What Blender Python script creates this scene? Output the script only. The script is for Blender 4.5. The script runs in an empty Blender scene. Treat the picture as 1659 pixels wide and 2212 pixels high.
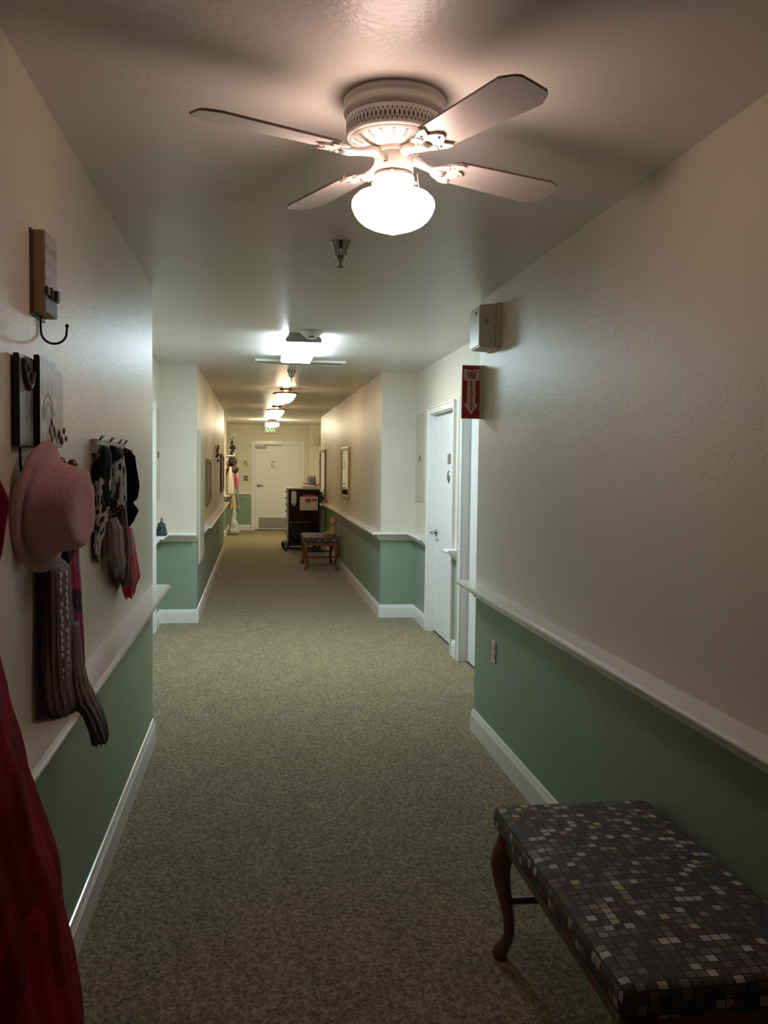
import bpy, bmesh, math, random
from mathutils import Vector, Matrix, noise
random.seed(7)
PI = math.pi
C = bpy.context.scene.collection
H = 2.5                       # ceiling height
XL, XR = -0.56, 1.275         # corridor walls, near part
XLF, XRF = -0.563, 1.265      # corridor walls, far part
XNL, XNR = -0.92, 1.614       # side walls of the recess
YNL, YNR = 4.96, 4.98         # where the near walls stop
YFL, YFR = 8.72, 8.88         # where the far walls start
YE = 21.1                     # end wall

# ------------------------------------------------------------------ materials
def nmat(name):
    m = bpy.data.materials.new(name); m.use_nodes = True
    nt = m.node_tree
    return m, nt, nt.nodes['Principled BSDF']
def N(nt, t, **kw):
    n = nt.nodes.new(t)
    for k, v in kw.items():
        if k in n.inputs.keys(): n.inputs[k].default_value = v
        else: setattr(n, k, v)
    return n
def L(nt, a, b): nt.links.new(a, b)
def rgba(c): return (c[0], c[1], c[2], 1)
def ramp(nt, fac, stops, interp='LINEAR'):
    r = nt.nodes.new('ShaderNodeValToRGB'); r.color_ramp.interpolation = interp
    e = r.color_ramp.elements
    while len(e) > 1: e.remove(e[-1])
    e[0].position = stops[0][0]; e[0].color = rgba(stops[0][1])
    for p, c in stops[1:]:
        x = e.new(p); x.color = rgba(c)
    L(nt, fac, r.inputs['Fac']); return r.outputs['Color']
def bump(nt, bsdf, height, strength, dist):
    b = N(nt, 'ShaderNodeBump', Strength=strength, Distance=dist)
    L(nt, height, b.inputs['Height']); L(nt, b.outputs['Normal'], bsdf.inputs['Normal'])
def plain(name, col, rough=0.5, metal=0.0, var=0.0, bscale=0, bstr=0.0, bdist=0.002, spec=None, coat=0, sheen=0, trans=0):
    m, nt, b = nmat(name)
    b.inputs['Base Color'].default_value = rgba(col)
    b.inputs['Roughness'].default_value = rough
    b.inputs['Metallic'].default_value = metal
    if spec is not None: b.inputs['Specular IOR Level'].default_value = spec
    if coat: b.inputs['Coat Weight'].default_value = coat
    if sheen:
        b.inputs['Sheen Weight'].default_value = sheen; b.inputs['Sheen Roughness'].default_value = 0.4
    if trans: b.inputs['Transmission Weight'].default_value = trans
    tc = N(nt, 'ShaderNodeTexCoord')
    nz = N(nt, 'ShaderNodeTexNoise', Scale=(bscale or 30.0), Detail=3.0)
    L(nt, tc.outputs['Object'], nz.inputs['Vector'])
    v = var or 0.04
    mx = N(nt, 'ShaderNodeMix', data_type='RGBA', blend_type='MULTIPLY'); mx.inputs[0].default_value = 1
    mx.inputs[6].default_value = rgba(col)
    cr = ramp(nt, nz.outputs['Fac'], [(0.3, (1 - v,) * 3), (0.7, (1 + v * .5,) * 3)])
    L(nt, cr, mx.inputs[7]); L(nt, mx.outputs[2], b.inputs['Base Color'])
    if bstr: bump(nt, b, nz.outputs['Fac'], bstr, bdist)
    return m
def paint(name, col, rough, s1=140.0, bs=0.32):
    m, nt, b = nmat(name)
    tc = N(nt, 'ShaderNodeTexCoord')
    n1 = N(nt, 'ShaderNodeTexNoise', Scale=s1, Detail=2.0)
    n2 = N(nt, 'ShaderNodeTexNoise', Scale=2.2, Detail=4.0)
    n3 = N(nt, 'ShaderNodeTexNoise', Scale=45.0, Detail=3.0)
    for n in (n1, n2, n3): L(nt, tc.outputs['Object'], n.inputs['Vector'])
    cr = ramp(nt, n2.outputs['Fac'], [(0.3, tuple(c * .96 for c in col)), (0.7, tuple(min(1, c * 1.03) for c in col))])
    L(nt, cr, b.inputs['Base Color'])
    b.inputs['Roughness'].default_value = rough
    ad = N(nt, 'ShaderNodeMath', operation='MULTIPLY_ADD'); ad.inputs[1].default_value = 0.9
    L(nt, n3.outputs['Fac'], ad.inputs[0]); L(nt, n1.outputs['Fac'], ad.inputs[2])
    bump(nt, b, ad.outputs[0], bs, 0.003)
    return m
def emis(name, col, strength):
    m, nt, b = nmat(name)
    b.inputs['Base Color'].default_value = (0.85, 0.85, 0.83, 1)
    b.inputs['Roughness'].default_value = 0.3
    b.inputs['Emission Color'].default_value = rgba(col)
    b.inputs['Emission Strength'].default_value = strength
    return m

M = {}
M['cream'] = paint('cream_paint', (0.67, 0.61, 0.49), 0.44)
M['green'] = paint('sage_green_paint', (0.245, 0.330, 0.238), 0.44)
M['ceil'] = paint('ceiling_paint', (0.72, 0.69, 0.63), 0.36, 60.0, 0.35)
M['trim'] = plain('white_gloss_trim', (0.80, 0.78, 0.75), 0.20)
M['door'] = plain('white_door_paint', (0.78, 0.77, 0.75), 0.35)
M['box'] = plain('almond_plastic', (0.58, 0.52, 0.40), 0.4)
M['panelgrey'] = plain('cream_metal_panel', (0.48, 0.45, 0.34), 0.4)
M['steel'] = plain('brushed_steel', (0.62, 0.60, 0.57), 0.28, 1.0)
M['chrome'] = plain('dark_chrome', (0.42, 0.41, 0.39), 0.18, 1.0)
M['bronze'] = plain('bronze_metal', (0.22, 0.13, 0.08), 0.35, 0.8)
M['black'] = plain('black_iron', (0.012, 0.010, 0.010), 0.45)
M['dark'] = plain('dark_slot', (0.03, 0.025, 0.02), 0.7)
M['fan'] = plain('fan_white_enamel', (0.74, 0.70, 0.64), 0.32)
M['blade'] = plain('fan_blade_white', (0.72, 0.67, 0.62), 0.4)
M['bladeedge'] = plain('fan_blade_edge', (0.30, 0.22, 0.18), 0.5)
M['slot'] = plain('grey_slot', (0.30, 0.26, 0.24), 0.6)
M['brass'] = plain('brass', (0.75, 0.55, 0.28), 0.3, 1.0)
M['gold'] = plain('gilt_frame', (0.50, 0.33, 0.12), 0.35, 0.6)
M['woodframe'] = plain('orange_wood_frame', (0.36, 0.15, 0.05), 0.4)
M['redframe'] = plain('dark_red_frame', (0.10, 0.025, 0.018), 0.4)
M['mirror'] = plain('mirror_glass', (0.80, 0.82, 0.78), 0.03, 1.0)
M['canvas'] = plain('dim_print', (0.30, 0.22, 0.16), 0.6, var=.4, bscale=8)
M['greenframe'] = plain('olive_gilt_frame', (0.24, 0.19, 0.08), 0.4, 0.3)
M['wood'] = plain('oak_leg', (0.22, 0.080, 0.032), 0.32, var=.25, bscale=18)
M['darkwood'] = plain('dark_stretcher', (0.07, 0.03, 0.02), 0.45)
M['plaqueback'] = plain('plaque_black_edge', (0.015, 0.012, 0.012), 0.4)
M['maroon'] = plain('dark_maroon_laminate', (0.020, 0.006, 0.008), 0.5, spec=.2)
M['drawer'] = plain('pale_drawer', (0.60, 0.58, 0.54), 0.4)
M['rubber'] = plain('black_rubber', (0.02, 0.02, 0.02), 0.6)
M['bag'] = plain('black_bin_bag', (0.006, 0.007, 0.010), 0.35, bscale=14, bstr=.6, bdist=.02)
M['paper'] = plain('paper', (0.66, 0.62, 0.52), 0.6)
M['red'] = plain('red_plastic', (0.35, 0.03, 0.02), 0.5)
M['grey'] = plain('grey_plastic', (0.36, 0.36, 0.36), 0.4)
M['whitep'] = plain('white_plastic', (0.72, 0.71, 0.67), 0.4)
M['signred'] = plain('sign_red', (0.42, 0.008, 0.015), 0.35)
M['signcream'] = plain('sign_cream', (0.70, 0.60, 0.42), 0.4)
M['skin'] = plain('doll_vinyl', (0.62, 0.30, 0.22), 0.5)
M['yellow'] = plain('doll_yellow_suit', (0.55, 0.42, 0.18), 0.9)
M['pinkhat'] = plain('pink_angora', (0.82, 0.46, 0.47), 0.95, var=.22, bscale=260, bstr=.9, bdist=.006, sheen=.7)
M['ribbon'] = plain('pink_band', (0.55, 0.20, 0.20), 0.8, bscale=120, bstr=.4, bdist=.003)
M['palewood'] = plain('pale_wood_plank', (0.40, 0.38, 0.30), 0.6, var=.2, bscale=12)
M['maroonscarf'] = plain('black_maroon_silk', (0.012, 0.006, 0.007), 0.9, spec=0.0, var=.3, bscale=20)
M['straw'] = plain('tan_straw', (0.36, 0.27, 0.15), 0.8)
M['brownhat'] = plain('dark_brown_felt', (0.055, 0.022, 0.020), 0.9)
M['whitecloth'] = plain('white_cloth', (0.66, 0.60, 0.50), 0.8, var=.15, bscale=18)
M['lace'] = plain('pale_lace', (0.50, 0.53, 0.46), 0.9, var=.35, bscale=40, bstr=.6, bdist=.01)
M['hotpink'] = plain('hot_pink_silk', (0.75, 0.03, 0.22), 0.5)
M['beige'] = plain('beige_cloth', (0.52, 0.40, 0.22), 0.8)
M['redsilk'] = plain('dark_red_cloth', (0.22, 0.01, 0.025), 0.7)
M['leafy'] = plain('dark_leaves', (0.03, 0.03, 0.015), 0.7)
M['flower'] = plain('cream_petals', (0.62, 0.55, 0.36), 0.8)
M['bluepaint'] = plain('faded_blue_board', (0.20, 0.27, 0.33), 0.6, var=.3, bscale=40)
M['creamboard'] = plain('tan_block_side', (0.46, 0.33, 0.18), 0.55)
M['brownblock'] = plain('brown_block', (0.085, 0.040, 0.030), 0.5)
M['glass'] = plain('jar_glass', (0.30, 0.28, 0.24), 0.08, var=.5, bscale=30)
M['houndstooth'] = None

# lamps
M['lamp_fan'] = emis('lit_globe_glass', (1.0, 0.70, 0.62), 22.0)
_nt = M['lamp_fan'].node_tree   # emission graded by hand, dimmer towards the tip, to keep the floor darker
_tc = N(_nt, 'ShaderNodeTexCoord'); _sx = N(_nt, 'ShaderNodeSeparateXYZ'); L(_nt, _tc.outputs['Generated'], _sx.inputs[0])
_mr = N(_nt, 'ShaderNodeMapRange'); _mr.inputs[3].default_value = 6.0; _mr.inputs[4].default_value = 31.0; L(_nt, _sx.outputs[2], _mr.inputs[0])
L(_nt, _mr.outputs[0], _nt.nodes['Principled BSDF'].inputs['Emission Strength'])
M['lamp_cool'] = emis('lit_fluorescent_lens', (0.77, 0.96, 1.06), 48.0)
M['lamp_warm'] = emis('lit_bowl_glass', (1.0, 0.68, 0.42), 36.0)
M['lamp_end'] = emis('lit_drum_glass', (1.0, 0.90, 0.62), 165.0)
M['exit'] = emis('lit_green_letters', (0.02, 0.85, 0.28), 1.1)

def carpet():
    m, nt, b = nmat('speckled_carpet')
    tc = N(nt, 'ShaderNodeTexCoord')
    v = N(nt, 'ShaderNodeTexVoronoi', Scale=115.0); v2 = N(nt, 'ShaderNodeTexNoise', Scale=52.0, Detail=4.0, Roughness=.7)
    big = N(nt, 'ShaderNodeTexNoise', Scale=7.0, Detail=3.0)
    fine = N(nt, 'ShaderNodeTexNoise', Scale=420.0, Detail=2.0)
    mp = N(nt, 'ShaderNodeMapping'); mp.inputs['Scale'].default_value = (1, .75, 1)
    L(nt, tc.outputs['Object'], mp.inputs['Vector'])
    for n in (v, v2, big, fine): L(nt, mp.outputs['Vector'], n.inputs['Vector'])
    sep = N(nt, 'ShaderNodeSeparateColor'); L(nt, v.outputs['Color'], sep.inputs[0])
    a = N(nt, 'ShaderNodeMath', operation='MULTIPLY_ADD'); a.inputs[1].default_value = .45
    L(nt, sep.outputs[0], a.inputs[0]); L(nt, v2.outputs['Fac'], a.inputs[2])
    col = ramp(nt, a.outputs[0], [(0.42, (0.088, 0.066, 0.034)), (0.58, (0.168, 0.132, 0.067)), (0.76, (0.242, 0.197, 0.100)), (0.92, (0.37, 0.31, 0.17))])
    mx = N(nt, 'ShaderNodeMix', data_type='RGBA', blend_type='MULTIPLY'); mx.inputs[0].default_value = 1
    L(nt, col, mx.inputs[6])
    L(nt, ramp(nt, big.outputs['Fac'], [(0.35, (.9, .9, .9)), (0.65, (1.06, 1.06, 1.04))]), mx.inputs[7])
    L(nt, mx.outputs[2], b.inputs['Base Color'])
    b.inputs['Roughness'].default_value = 0.95; b.inputs['Specular IOR Level'].default_value = 0.1; b.inputs['Sheen Weight'].default_value = .25; b.inputs['Sheen Roughness'].default_value = .5
    ad = N(nt, 'ShaderNodeMath', operation='ADD'); L(nt, v.outputs['Distance'], ad.inputs[0]); L(nt, fine.outputs['Fac'], ad.inputs[1])
    bump(nt, b, ad.outputs[0], 0.6, 0.004)
    return m
M['carpet'] = carpet()

def upholstery():
    m, nt, b = nmat('mosaic_square_tapestry')
    tc = N(nt, 'ShaderNodeTexCoord')
    wob = N(nt, 'ShaderNodeTexNoise', Scale=18.0, Detail=1.0); L(nt, tc.outputs['Object'], wob.inputs['Vector'])
    sc = N(nt, 'ShaderNodeVectorMath', operation='MULTIPLY_ADD'); sc.inputs[1].default_value = (.006, .006, .006)
    L(nt, wob.outputs['Color'], sc.inputs[0]); L(nt, tc.outputs['Object'], sc.inputs[2])
    mul = N(nt, 'ShaderNodeVectorMath', operation='SCALE'); mul.inputs['Scale'].default_value = 1 / .0245
    L(nt, sc.outputs[0], mul.inputs[0])
    off = N(nt, 'ShaderNodeVectorMath', operation='ADD'); off.inputs[1].default_value = (.13, .31, .42); L(nt, mul.outputs[0], off.inputs[0])
    fl = N(nt, 'ShaderNodeVectorMath', operation='FLOOR'); L(nt, off.outputs[0], fl.inputs[0])
    fr = N(nt, 'ShaderNodeVectorMath', operation='FRACTION'); L(nt, off.outputs[0], fr.inputs[0])
    wn = N(nt, 'ShaderNodeTexWhiteNoise'); L(nt, fl.outputs[0], wn.inputs['Vector'])
    col = ramp(nt, wn.outputs['Value'], [
        (0.0, (0.061, 0.055, 0.064)), (.12, (0.085, 0.093, 0.110)), (.22, (0.107, 0.071, 0.071)), (.30, (0.067, 0.062, 0.067)),
        (.40, (0.139, 0.139, 0.114)), (.50, (0.092, 0.077, 0.082)), (.58, (0.163, 0.168, 0.163)), (.66, (0.077, 0.080, 0.097)), (.74, (0.185, 0.124, 0.089)),
        (.80, (0.123, 0.068, 0.073)), (.84, (0.264, 0.254, 0.224)), (.89, (0.450, 0.440, 0.379)), (.94, (0.478, 0.397, 0.245)), (.965, (0.531, 0.511, 0.470))], 'CONSTANT')
    # dark grid lines on the three axes, each ignored where the face looks along that axis
    geo = N(nt, 'ShaderNodeNewGeometry'); sn = N(nt, 'ShaderNodeSeparateXYZ'); sf = N(nt, 'ShaderNodeSeparateXYZ')
    L(nt, geo.outputs['True Normal'], sn.inputs[0]); L(nt, fr.outputs[0], sf.inputs[0])
    tot = None
    for k in range(3):
        s = N(nt, 'ShaderNodeMath', operation='SUBTRACT'); L(nt, sf.outputs[k], s.inputs[0]); s.inputs[1].default_value = .5
        ab = N(nt, 'ShaderNodeMath', operation='ABSOLUTE'); L(nt, s.outputs[0], ab.inputs[0])
        g = N(nt, 'ShaderNodeMath', operation='GREATER_THAN'); L(nt, ab.outputs[0], g.inputs[0]); g.inputs[1].default_value = .435
        na = N(nt, 'ShaderNodeMath', operation='ABSOLUTE'); L(nt, sn.outputs[k], na.inputs[0])
        ls = N(nt, 'ShaderNodeMath', operation='LESS_THAN'); L(nt, na.outputs[0], ls.inputs[0]); ls.inputs[1].default_value = .78
        mm = N(nt, 'ShaderNodeMath', operation='MULTIPLY'); L(nt, g.outputs[0], mm.inputs[0]); L(nt, ls.outputs[0], mm.inputs[1])
        if tot is None: tot = mm.outputs[0]
        else:
            mx = N(nt, 'ShaderNodeMath', operation='MAXIMUM'); L(nt, tot, mx.inputs[0]); L(nt, mm.outputs[0], mx.inputs[1]); tot = mx.outputs[0]
    mix = N(nt, 'ShaderNodeMix', data_type='RGBA'); L(nt, tot, mix.inputs[0]); L(nt, col, mix.inputs[6]); mix.inputs[7].default_value = (.028, .022, .022, 1)
    L(nt, mix.outputs[2], b.inputs['Base Color'])
    b.inputs['Roughness'].default_value = .75
    inv = N(nt, 'ShaderNodeMath', operation='SUBTRACT'); inv.inputs[0].default_value = 1; L(nt, tot, inv.inputs[1])
    bump(nt, b, inv.outputs[0], .5, .0015)
    return m
M['uph'] = upholstery()

def leopard():
    m, nt, b = nmat('black_white_leopard_print')
    tc = N(nt, 'ShaderNodeTexCoord')
    w = N(nt, 'ShaderNodeTexNoise', Scale=22.0, Detail=2.0); L(nt, tc.outputs['Object'], w.inputs['Vector'])
    ma = N(nt, 'ShaderNodeVectorMath', operation='MULTIPLY_ADD'); ma.inputs[1].default_value = (.03,) * 3
    L(nt, w.outputs['Color'], ma.inputs[0]); L(nt, tc.outputs['Object'], ma.inputs[2])
    v = N(nt, 'ShaderNodeTexVoronoi', Scale=36.0); L(nt, ma.outputs[0], v.inputs['Vector'])
    ring = ramp(nt, v.outputs['Distance'], [(0.0, (.20, .14, .12)), (.20, (.16, .10, .09)), (.25, (.01, .01, .012)), (.44, (.01, .01, .012)), (.50, (.52, .51, .50)), (.9, (.55, .54, .53))])
    big = N(nt, 'ShaderNodeTexNoise', Scale=9.0, Detail=1.0); L(nt, tc.outputs['Object'], big.inputs['Vector'])
    mx = N(nt, 'ShaderNodeMix', data_type='RGBA')
    L(nt, ramp(nt, big.outputs['Fac'], [(.50, (0, 0, 0)), (.54, (1, 1, 1))]), mx.inputs[0]); L(nt, ring, mx.inputs[6]); mx.inputs[7].default_value = (.012, .012, .014, 1)
    L(nt, mx.outputs[2], b.inputs['Base Color']); b.inputs['Roughness'].default_value = .9; b.inputs['Specular IOR Level'].default_value = .1
    return m
M['leopard'] = leopard()
def patches(name, stops, scale, rough=.7, warp=.05):
    m, nt, b = nmat(name)
    tc = N(nt, 'ShaderNodeTexCoord')
    w = N(nt, 'ShaderNodeTexNoise', Scale=10.0, Detail=2.0); L(nt, tc.outputs['Object'], w.inputs['Vector'])
    ma = N(nt, 'ShaderNodeVectorMath', operation='MULTIPLY_ADD'); ma.inputs[1].default_value = (warp,) * 3
    L(nt, w.outputs['Color'], ma.inputs[0]); L(nt, tc.outputs['Object'], ma.inputs[2])
    v = N(nt, 'ShaderNodeTexVoronoi', Scale=scale); L(nt, ma.outputs[0], v.inputs['Vector'])
    s = N(nt, 'ShaderNodeSeparateColor'); L(nt, v.outputs['Color'], s.inputs[0])
    L(nt, ramp(nt, s.outputs[0], stops, 'CONSTANT'), b.inputs['Base Color']); b.inputs['Roughness'].default_value = rough
    return m
M['brownscarf'] = patches('brown_sheer_scarf', [(0, (.075, .028, .020)), (.3, (.030, .015, .014)), (.6, (.11, .045, .030)), (.85, (.05, .03, .03))], 14)
M['redscarf'] = patches('red_black_purple_chiffon', [(0, (.60, .008, .010)), (.40, (.012, .008, .010)), (.52, (.07, .012, .09)), (.62, (.50, .05, .04)), (.85, (.30, .12, .11))], 13)
M['purple'] = patches('purple_magenta_scarf', [(0, (.13, .02, .14)), (.35, (.34, .02, .10)), (.6, (.03, .01, .035)), (.8, (.20, .06, .24))], 14)
M['greyscarf'] = plain('grey_lilac_scarf', (.26, .22, .23), .85, var=.25, bscale=60, bstr=.3)
M['velvet'] = patches('red_velvet', [(0, (.19, .0015, .012)), (.4, (.25, .002, .018)), (.7, (.14, .001, .009))], 9, .85, .2)
for _m in ('velvet',):
    _b = M[_m].node_tree.nodes['Principled BSDF']; _b.inputs['Specular IOR Level'].default_value = .08
M['houndstooth'] = patches('black_grey_check', [(0, (.012, .015, .016)), (.5, (.08, .10, .10)), (.75, (.02, .03, .03))], 50)

def stripes(name, axis, freq, a, c, thr=.5, rough=.8):
    m, nt, b = nmat(name)
    tc = N(nt, 'ShaderNodeTexCoord'); s = N(nt, 'ShaderNodeSeparateXYZ'); L(nt, tc.outputs['Object'], s.inputs[0])
    mu = N(nt, 'ShaderNodeMath', operation='MULTIPLY'); mu.inputs[1].default_value = freq; L(nt, s.outputs[axis], mu.inputs[0])
    f = N(nt, 'ShaderNodeMath', operation='FRACT'); L(nt, mu.outputs[0], f.inputs[0])
    L(nt, ramp(nt, f.outputs[0], [(0, a), (thr, c)], 'CONSTANT'), b.inputs['Base Color']); b.inputs['Roughness'].default_value = rough
    return m
M['bwstripe'] = stripes('black_white_stripe', 2, 38, (.02, .03, .02), (.5, .5, .45))
def knit():
    m, nt, b = nmat('taupe_crinkle_knit')
    tc = N(nt, 'ShaderNodeTexCoord'); mp = N(nt, 'ShaderNodeMapping'); mp.inputs['Scale'].default_value = (1, 1, .05)
    L(nt, tc.outputs['Object'], mp.inputs['Vector'])
    n = N(nt, 'ShaderNodeTexNoise', Scale=150.0, Detail=3.0); L(nt, mp.outputs[0], n.inputs['Vector'])
    n2 = N(nt, 'ShaderNodeTexNoise', Scale=16.0, Detail=1.0); L(nt, mp.outputs[0], n2.inputs['Vector'])
    mx = N(nt, 'ShaderNodeMix', data_type='RGBA', blend_type='MULTIPLY'); mx.inputs[0].default_value = 1
    L(nt, ramp(nt, n.outputs['Fac'], [(.35, (.075, .055, .050)), (.65, (.20, .155, .135))]), mx.inputs[6])
    L(nt, ramp(nt, n2.outputs['Fac'], [(.40, (.55, .5, .9)), (.55, (1, 1, 1))]), mx.inputs[7])
    L(nt, mx.outputs[2], b.inputs['Base Color']); b.inputs['Roughness'].default_value = .8
    bump(nt, b, n.outputs['Fac'], .7, .003)
    return m
M['knit'] = knit()
def plaque(name, kind):
    # printed board patterns, in object coordinates (Y along the wall, Z up)
    m, nt, b = nmat(name)
    tc = N(nt, 'ShaderNodeTexCoord'); mp = N(nt, 'ShaderNodeMapping'); L(nt, tc.outputs['Object'], mp.inputs['Vector'])
    base, ink = (.36, .31, .29), (.10, .08, .08)
    if kind == 'dots':
        mp.inputs['Scale'].default_value = (0, 20, 15)
        v = N(nt, 'ShaderNodeTexVoronoi', Scale=1.0, Randomness=0.0); L(nt, mp.outputs[0], v.inputs['Vector'])
        L(nt, ramp(nt, v.outputs['Distance'], [(0, ink), (.33, ink), (.37, base)]), b.inputs['Base Color'])
    elif kind == 'spots':
        mp.inputs['Scale'].default_value = (0, 42, 24)
        v = N(nt, 'ShaderNodeTexVoronoi', Scale=1.0, Randomness=.25); L(nt, mp.outputs[0], v.inputs['Vector'])
        L(nt, ramp(nt, v.outputs['Distance'], [(0, (.16, .11, .10)), (.22, (.16, .11, .10)), (.28, (.42, .36, .33))]), b.inputs['Base Color'])
    elif kind == 'argyle':
        mp.inputs['Scale'].default_value = (0, 24, 9)
        c = N(nt, 'ShaderNodeTexVoronoi', Scale=1.0, Randomness=0.0, distance='MANHATTAN'); L(nt, mp.outputs[0], c.inputs['Vector'])
        L(nt, ramp(nt, c.outputs['Distance'], [(0, (.14, .16, .15)), (.42, (.14, .16, .15)), (.5, (.25, .26, .24))]), b.inputs['Base Color'])
    else:
        mp.inputs['Scale'].default_value = (0, 30, 3)
        c = N(nt, 'ShaderNodeTexNoise', Scale=1.5, Detail=1.0); L(nt, mp.outputs[0], c.inputs['Vector'])
        L(nt, ramp(nt, c.outputs['Fac'], [(.45, (.36, .28, .27)), (.52, (.24, .18, .18))]), b.inputs['Base Color'])
    b.inputs['Roughness'].default_value = .45
    return m
M['p_dots'] = plaque('plaque_dots', 'dots'); M['p_arg'] = plaque('plaque_argyle', 'argyle'); M['p_str'] = plaque('plaque_stripes', 'str'); M['p_spots'] = plaque('block_spots', 'spots')

# ------------------------------------------------------------------ mesh helpers
def NB(): return bmesh.new()
def box(bm, x0, x1, y0, y1, z0, z1, bev=0.0, mi=0):
    vs = [bm.verts.new((x, y, z)) for x in (x0, x1) for y in (y0, y1) for z in (z0, z1)]
    idx = [(0, 1, 3, 2), (4, 6, 7, 5), (0, 4, 5, 1), (2, 3, 7, 6), (0, 2, 6, 4), (1, 5, 7, 3)]
    fs = [bm.faces.new([vs[i] for i in f]) for f in idx]
    for f in fs: f.material_index = mi
    if bev:
        es = list({e for f in fs for e in f.edges})
        bmesh.ops.bevel(bm, geom=es, offset=bev, segments=2, profile=.6, affect='EDGES', clamp_overlap=True)
    return vs
def frame_axes(d):
    d = d.normalized(); a = Vector((0, 0, 1)) if abs(d.z) < .9 else Vector((1, 0, 0))
    u = d.cross(a).normalized(); return u, d.cross(u).normalized()
def tube(bm, pts, rad, seg=12, cap=True, smooth=True):
    pts = [Vector(p) for p in pts]; rs = rad if isinstance(rad, (list, tuple)) else [rad] * len(pts)
    rings = []; u = v = None
    for i, p in enumerate(pts):
        d = (pts[min(i + 1, len(pts) - 1)] - pts[max(i - 1, 0)]).normalized()
        if u is None: u, v = frame_axes(d)
        else:
            u = (u - d * u.dot(d)).normalized(); v = d.cross(u).normalized()
        rings.append([bm.verts.new(p + (u * math.cos(2 * PI * k / seg) + v * math.sin(2 * PI * k / seg)) * rs[i]) for k in range(seg)])
    for a, b in zip(rings, rings[1:]):
        for k in range(seg):
            f = bm.faces.new((a[k], a[(k + 1) % seg], b[(k + 1) % seg], b[k])); f.smooth = smooth
    if cap:
        bm.faces.new(rings[0][::-1]); bm.faces.new(rings[-1])
def lathe(bm, prof, c=(0, 0, 0), seg=48, mat=None, smooth=True):
    """prof: list of (r, h) about local Z through c; mat: optional 3x3/4x4 to orient."""
    c = Vector(c); rings = []
    for r, h in prof:
        if r < 1e-6:
            p = Vector((0, 0, h)); p = (mat @ p) if mat else p
            rings.append([bm.verts.new(c + p)])
        else:
            ring = []
            for k in range(seg):
                p = Vector((r * math.cos(2 * PI * k / seg), r * math.sin(2 * PI * k / seg), h)); p = (mat @ p) if mat else p
                ring.append(bm.verts.new(c + p))
            rings.append(ring)
    for a, b in zip(rings, rings[1:]):
        if len(a) == 1 and len(b) == 1: continue
        for k in range(seg):
            k2 = (k + 1) % seg
            if len(a) == 1: f = bm.faces.new((a[0], b[k2], b[k]))
            elif len(b) == 1: f = bm.faces.new((a[k], a[k2], b[0]))
            else: f = bm.faces.new((a[k], a[k2], b[k2], b[k]))
            f.smooth = smooth
    for r, flip in ((rings[0], True), (rings[-1], False)):
        if len(r) > 2: bm.faces.new(r[::-1] if flip else r)
def sph(bm, c, r, seg=16, rings=10, sx=1, sy=1, sz=1):
    prof = [(math.sin(PI * i / rings) * r, -math.cos(PI * i / rings) * r) for i in range(rings + 1)]
    lathe(bm, prof, c, seg, Matrix.Diagonal((sx, sy, sz)))
def prism(bm, poly, axis, a, b, smooth=False):
    """extrude a 2D polygon along an axis (0,1,2) between a and b"""
    def P(p, t):
        q = list(p); q.insert(axis, t); return q
    A = [bm.verts.new(P(p, a)) for p in poly]; B = [bm.verts.new(P(p, b)) for p in poly]
    n = len(poly)
    bm.faces.new(A[::-1]); bm.faces.new(B)
    for i in range(n): bm.faces.new((A[i], A[(i + 1) % n], B[(i + 1) % n], B[i]))
def sweep(bm, path, prof, side):
    """moulding: prof = closed list of (d, z), d out from the wall; path = 2D points; side=+1 puts it to the left of travel"""
    n = len(path); pts = [Vector(p) for p in path]; rings = []
    def nr(a, b):
        d = (b - a).normalized(); return Vector((-d.y, d.x)) * side
    for i in range(n):
        if i == 0: m = nr(pts[0], pts[1])
        elif i == n - 1: m = nr(pts[-2], pts[-1])
        else:
            a, b = nr(pts[i - 1], pts[i]), nr(pts[i], pts[i + 1]); m = (a + b); m = m / max(1e-6, m.dot(a))
        rings.append([bm.verts.new((pts[i].x + m.x * d, pts[i].y + m.y * d, z)) for d, z in prof])
    k = len(prof)
    for a, b in zip(rings, rings[1:]):
        for j in range(k): bm.faces.new((a[j], a[(j + 1) % k], b[(j + 1) % k], b[j]))
    bm.faces.new(rings[0][::-1]); bm.faces.new(rings[-1])
def obj(name, bm, mats, parent=None, loc=None):
    bmesh.ops.recalc_face_normals(bm, faces=bm.faces)
    me = bpy.data.meshes.new(name); bm.to_mesh(me); bm.free()
    for m in (mats if isinstance(mats, (list, tuple)) else [mats]): me.materials.append(m)
    o = bpy.data.objects.new(name, me); C.objects.link(o)
    if parent:
        o.parent = parent
        # geometry is given in world coordinates unless the parent is a local-space root
        o.matrix_parent_inverse = parent.matrix_basis.inverted() if parent.get('_w') else Matrix.Identity(4)
    if loc: o.location = loc
    return o
def struct(name, bm, mats, parent=None):
    o = obj(name, bm, mats, parent)
    if not parent: o['kind'] = 'structure'
    return o
def tag(o, label, cat, group=None):
    o['label'] = label; o['category'] = cat
    if group: o['group'] = group
    return o
def thing(name, label, cat, loc=(0, 0, 0), rotz=0, group=None, world=False):
    o = bpy.data.objects.new(name, None); C.objects.link(o); o.empty_display_size = .1
    o.location = loc; o.rotation_euler = (0, 0, rotz); tag(o, label, cat, group)
    if world:
        o['_w'] = 1; bpy.context.view_layer.update()
    return o
def copy_tree(src, loc, rotz, label, parent=None):
    r = src.copy(); C.objects.link(r)
    if parent: r.parent = parent
    else:
        r.location = loc; r.rotation_euler = (0, 0, rotz); r['label'] = label
    for ch in list(src.children): copy_tree(ch, None, None, None, r)
    return r
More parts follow.
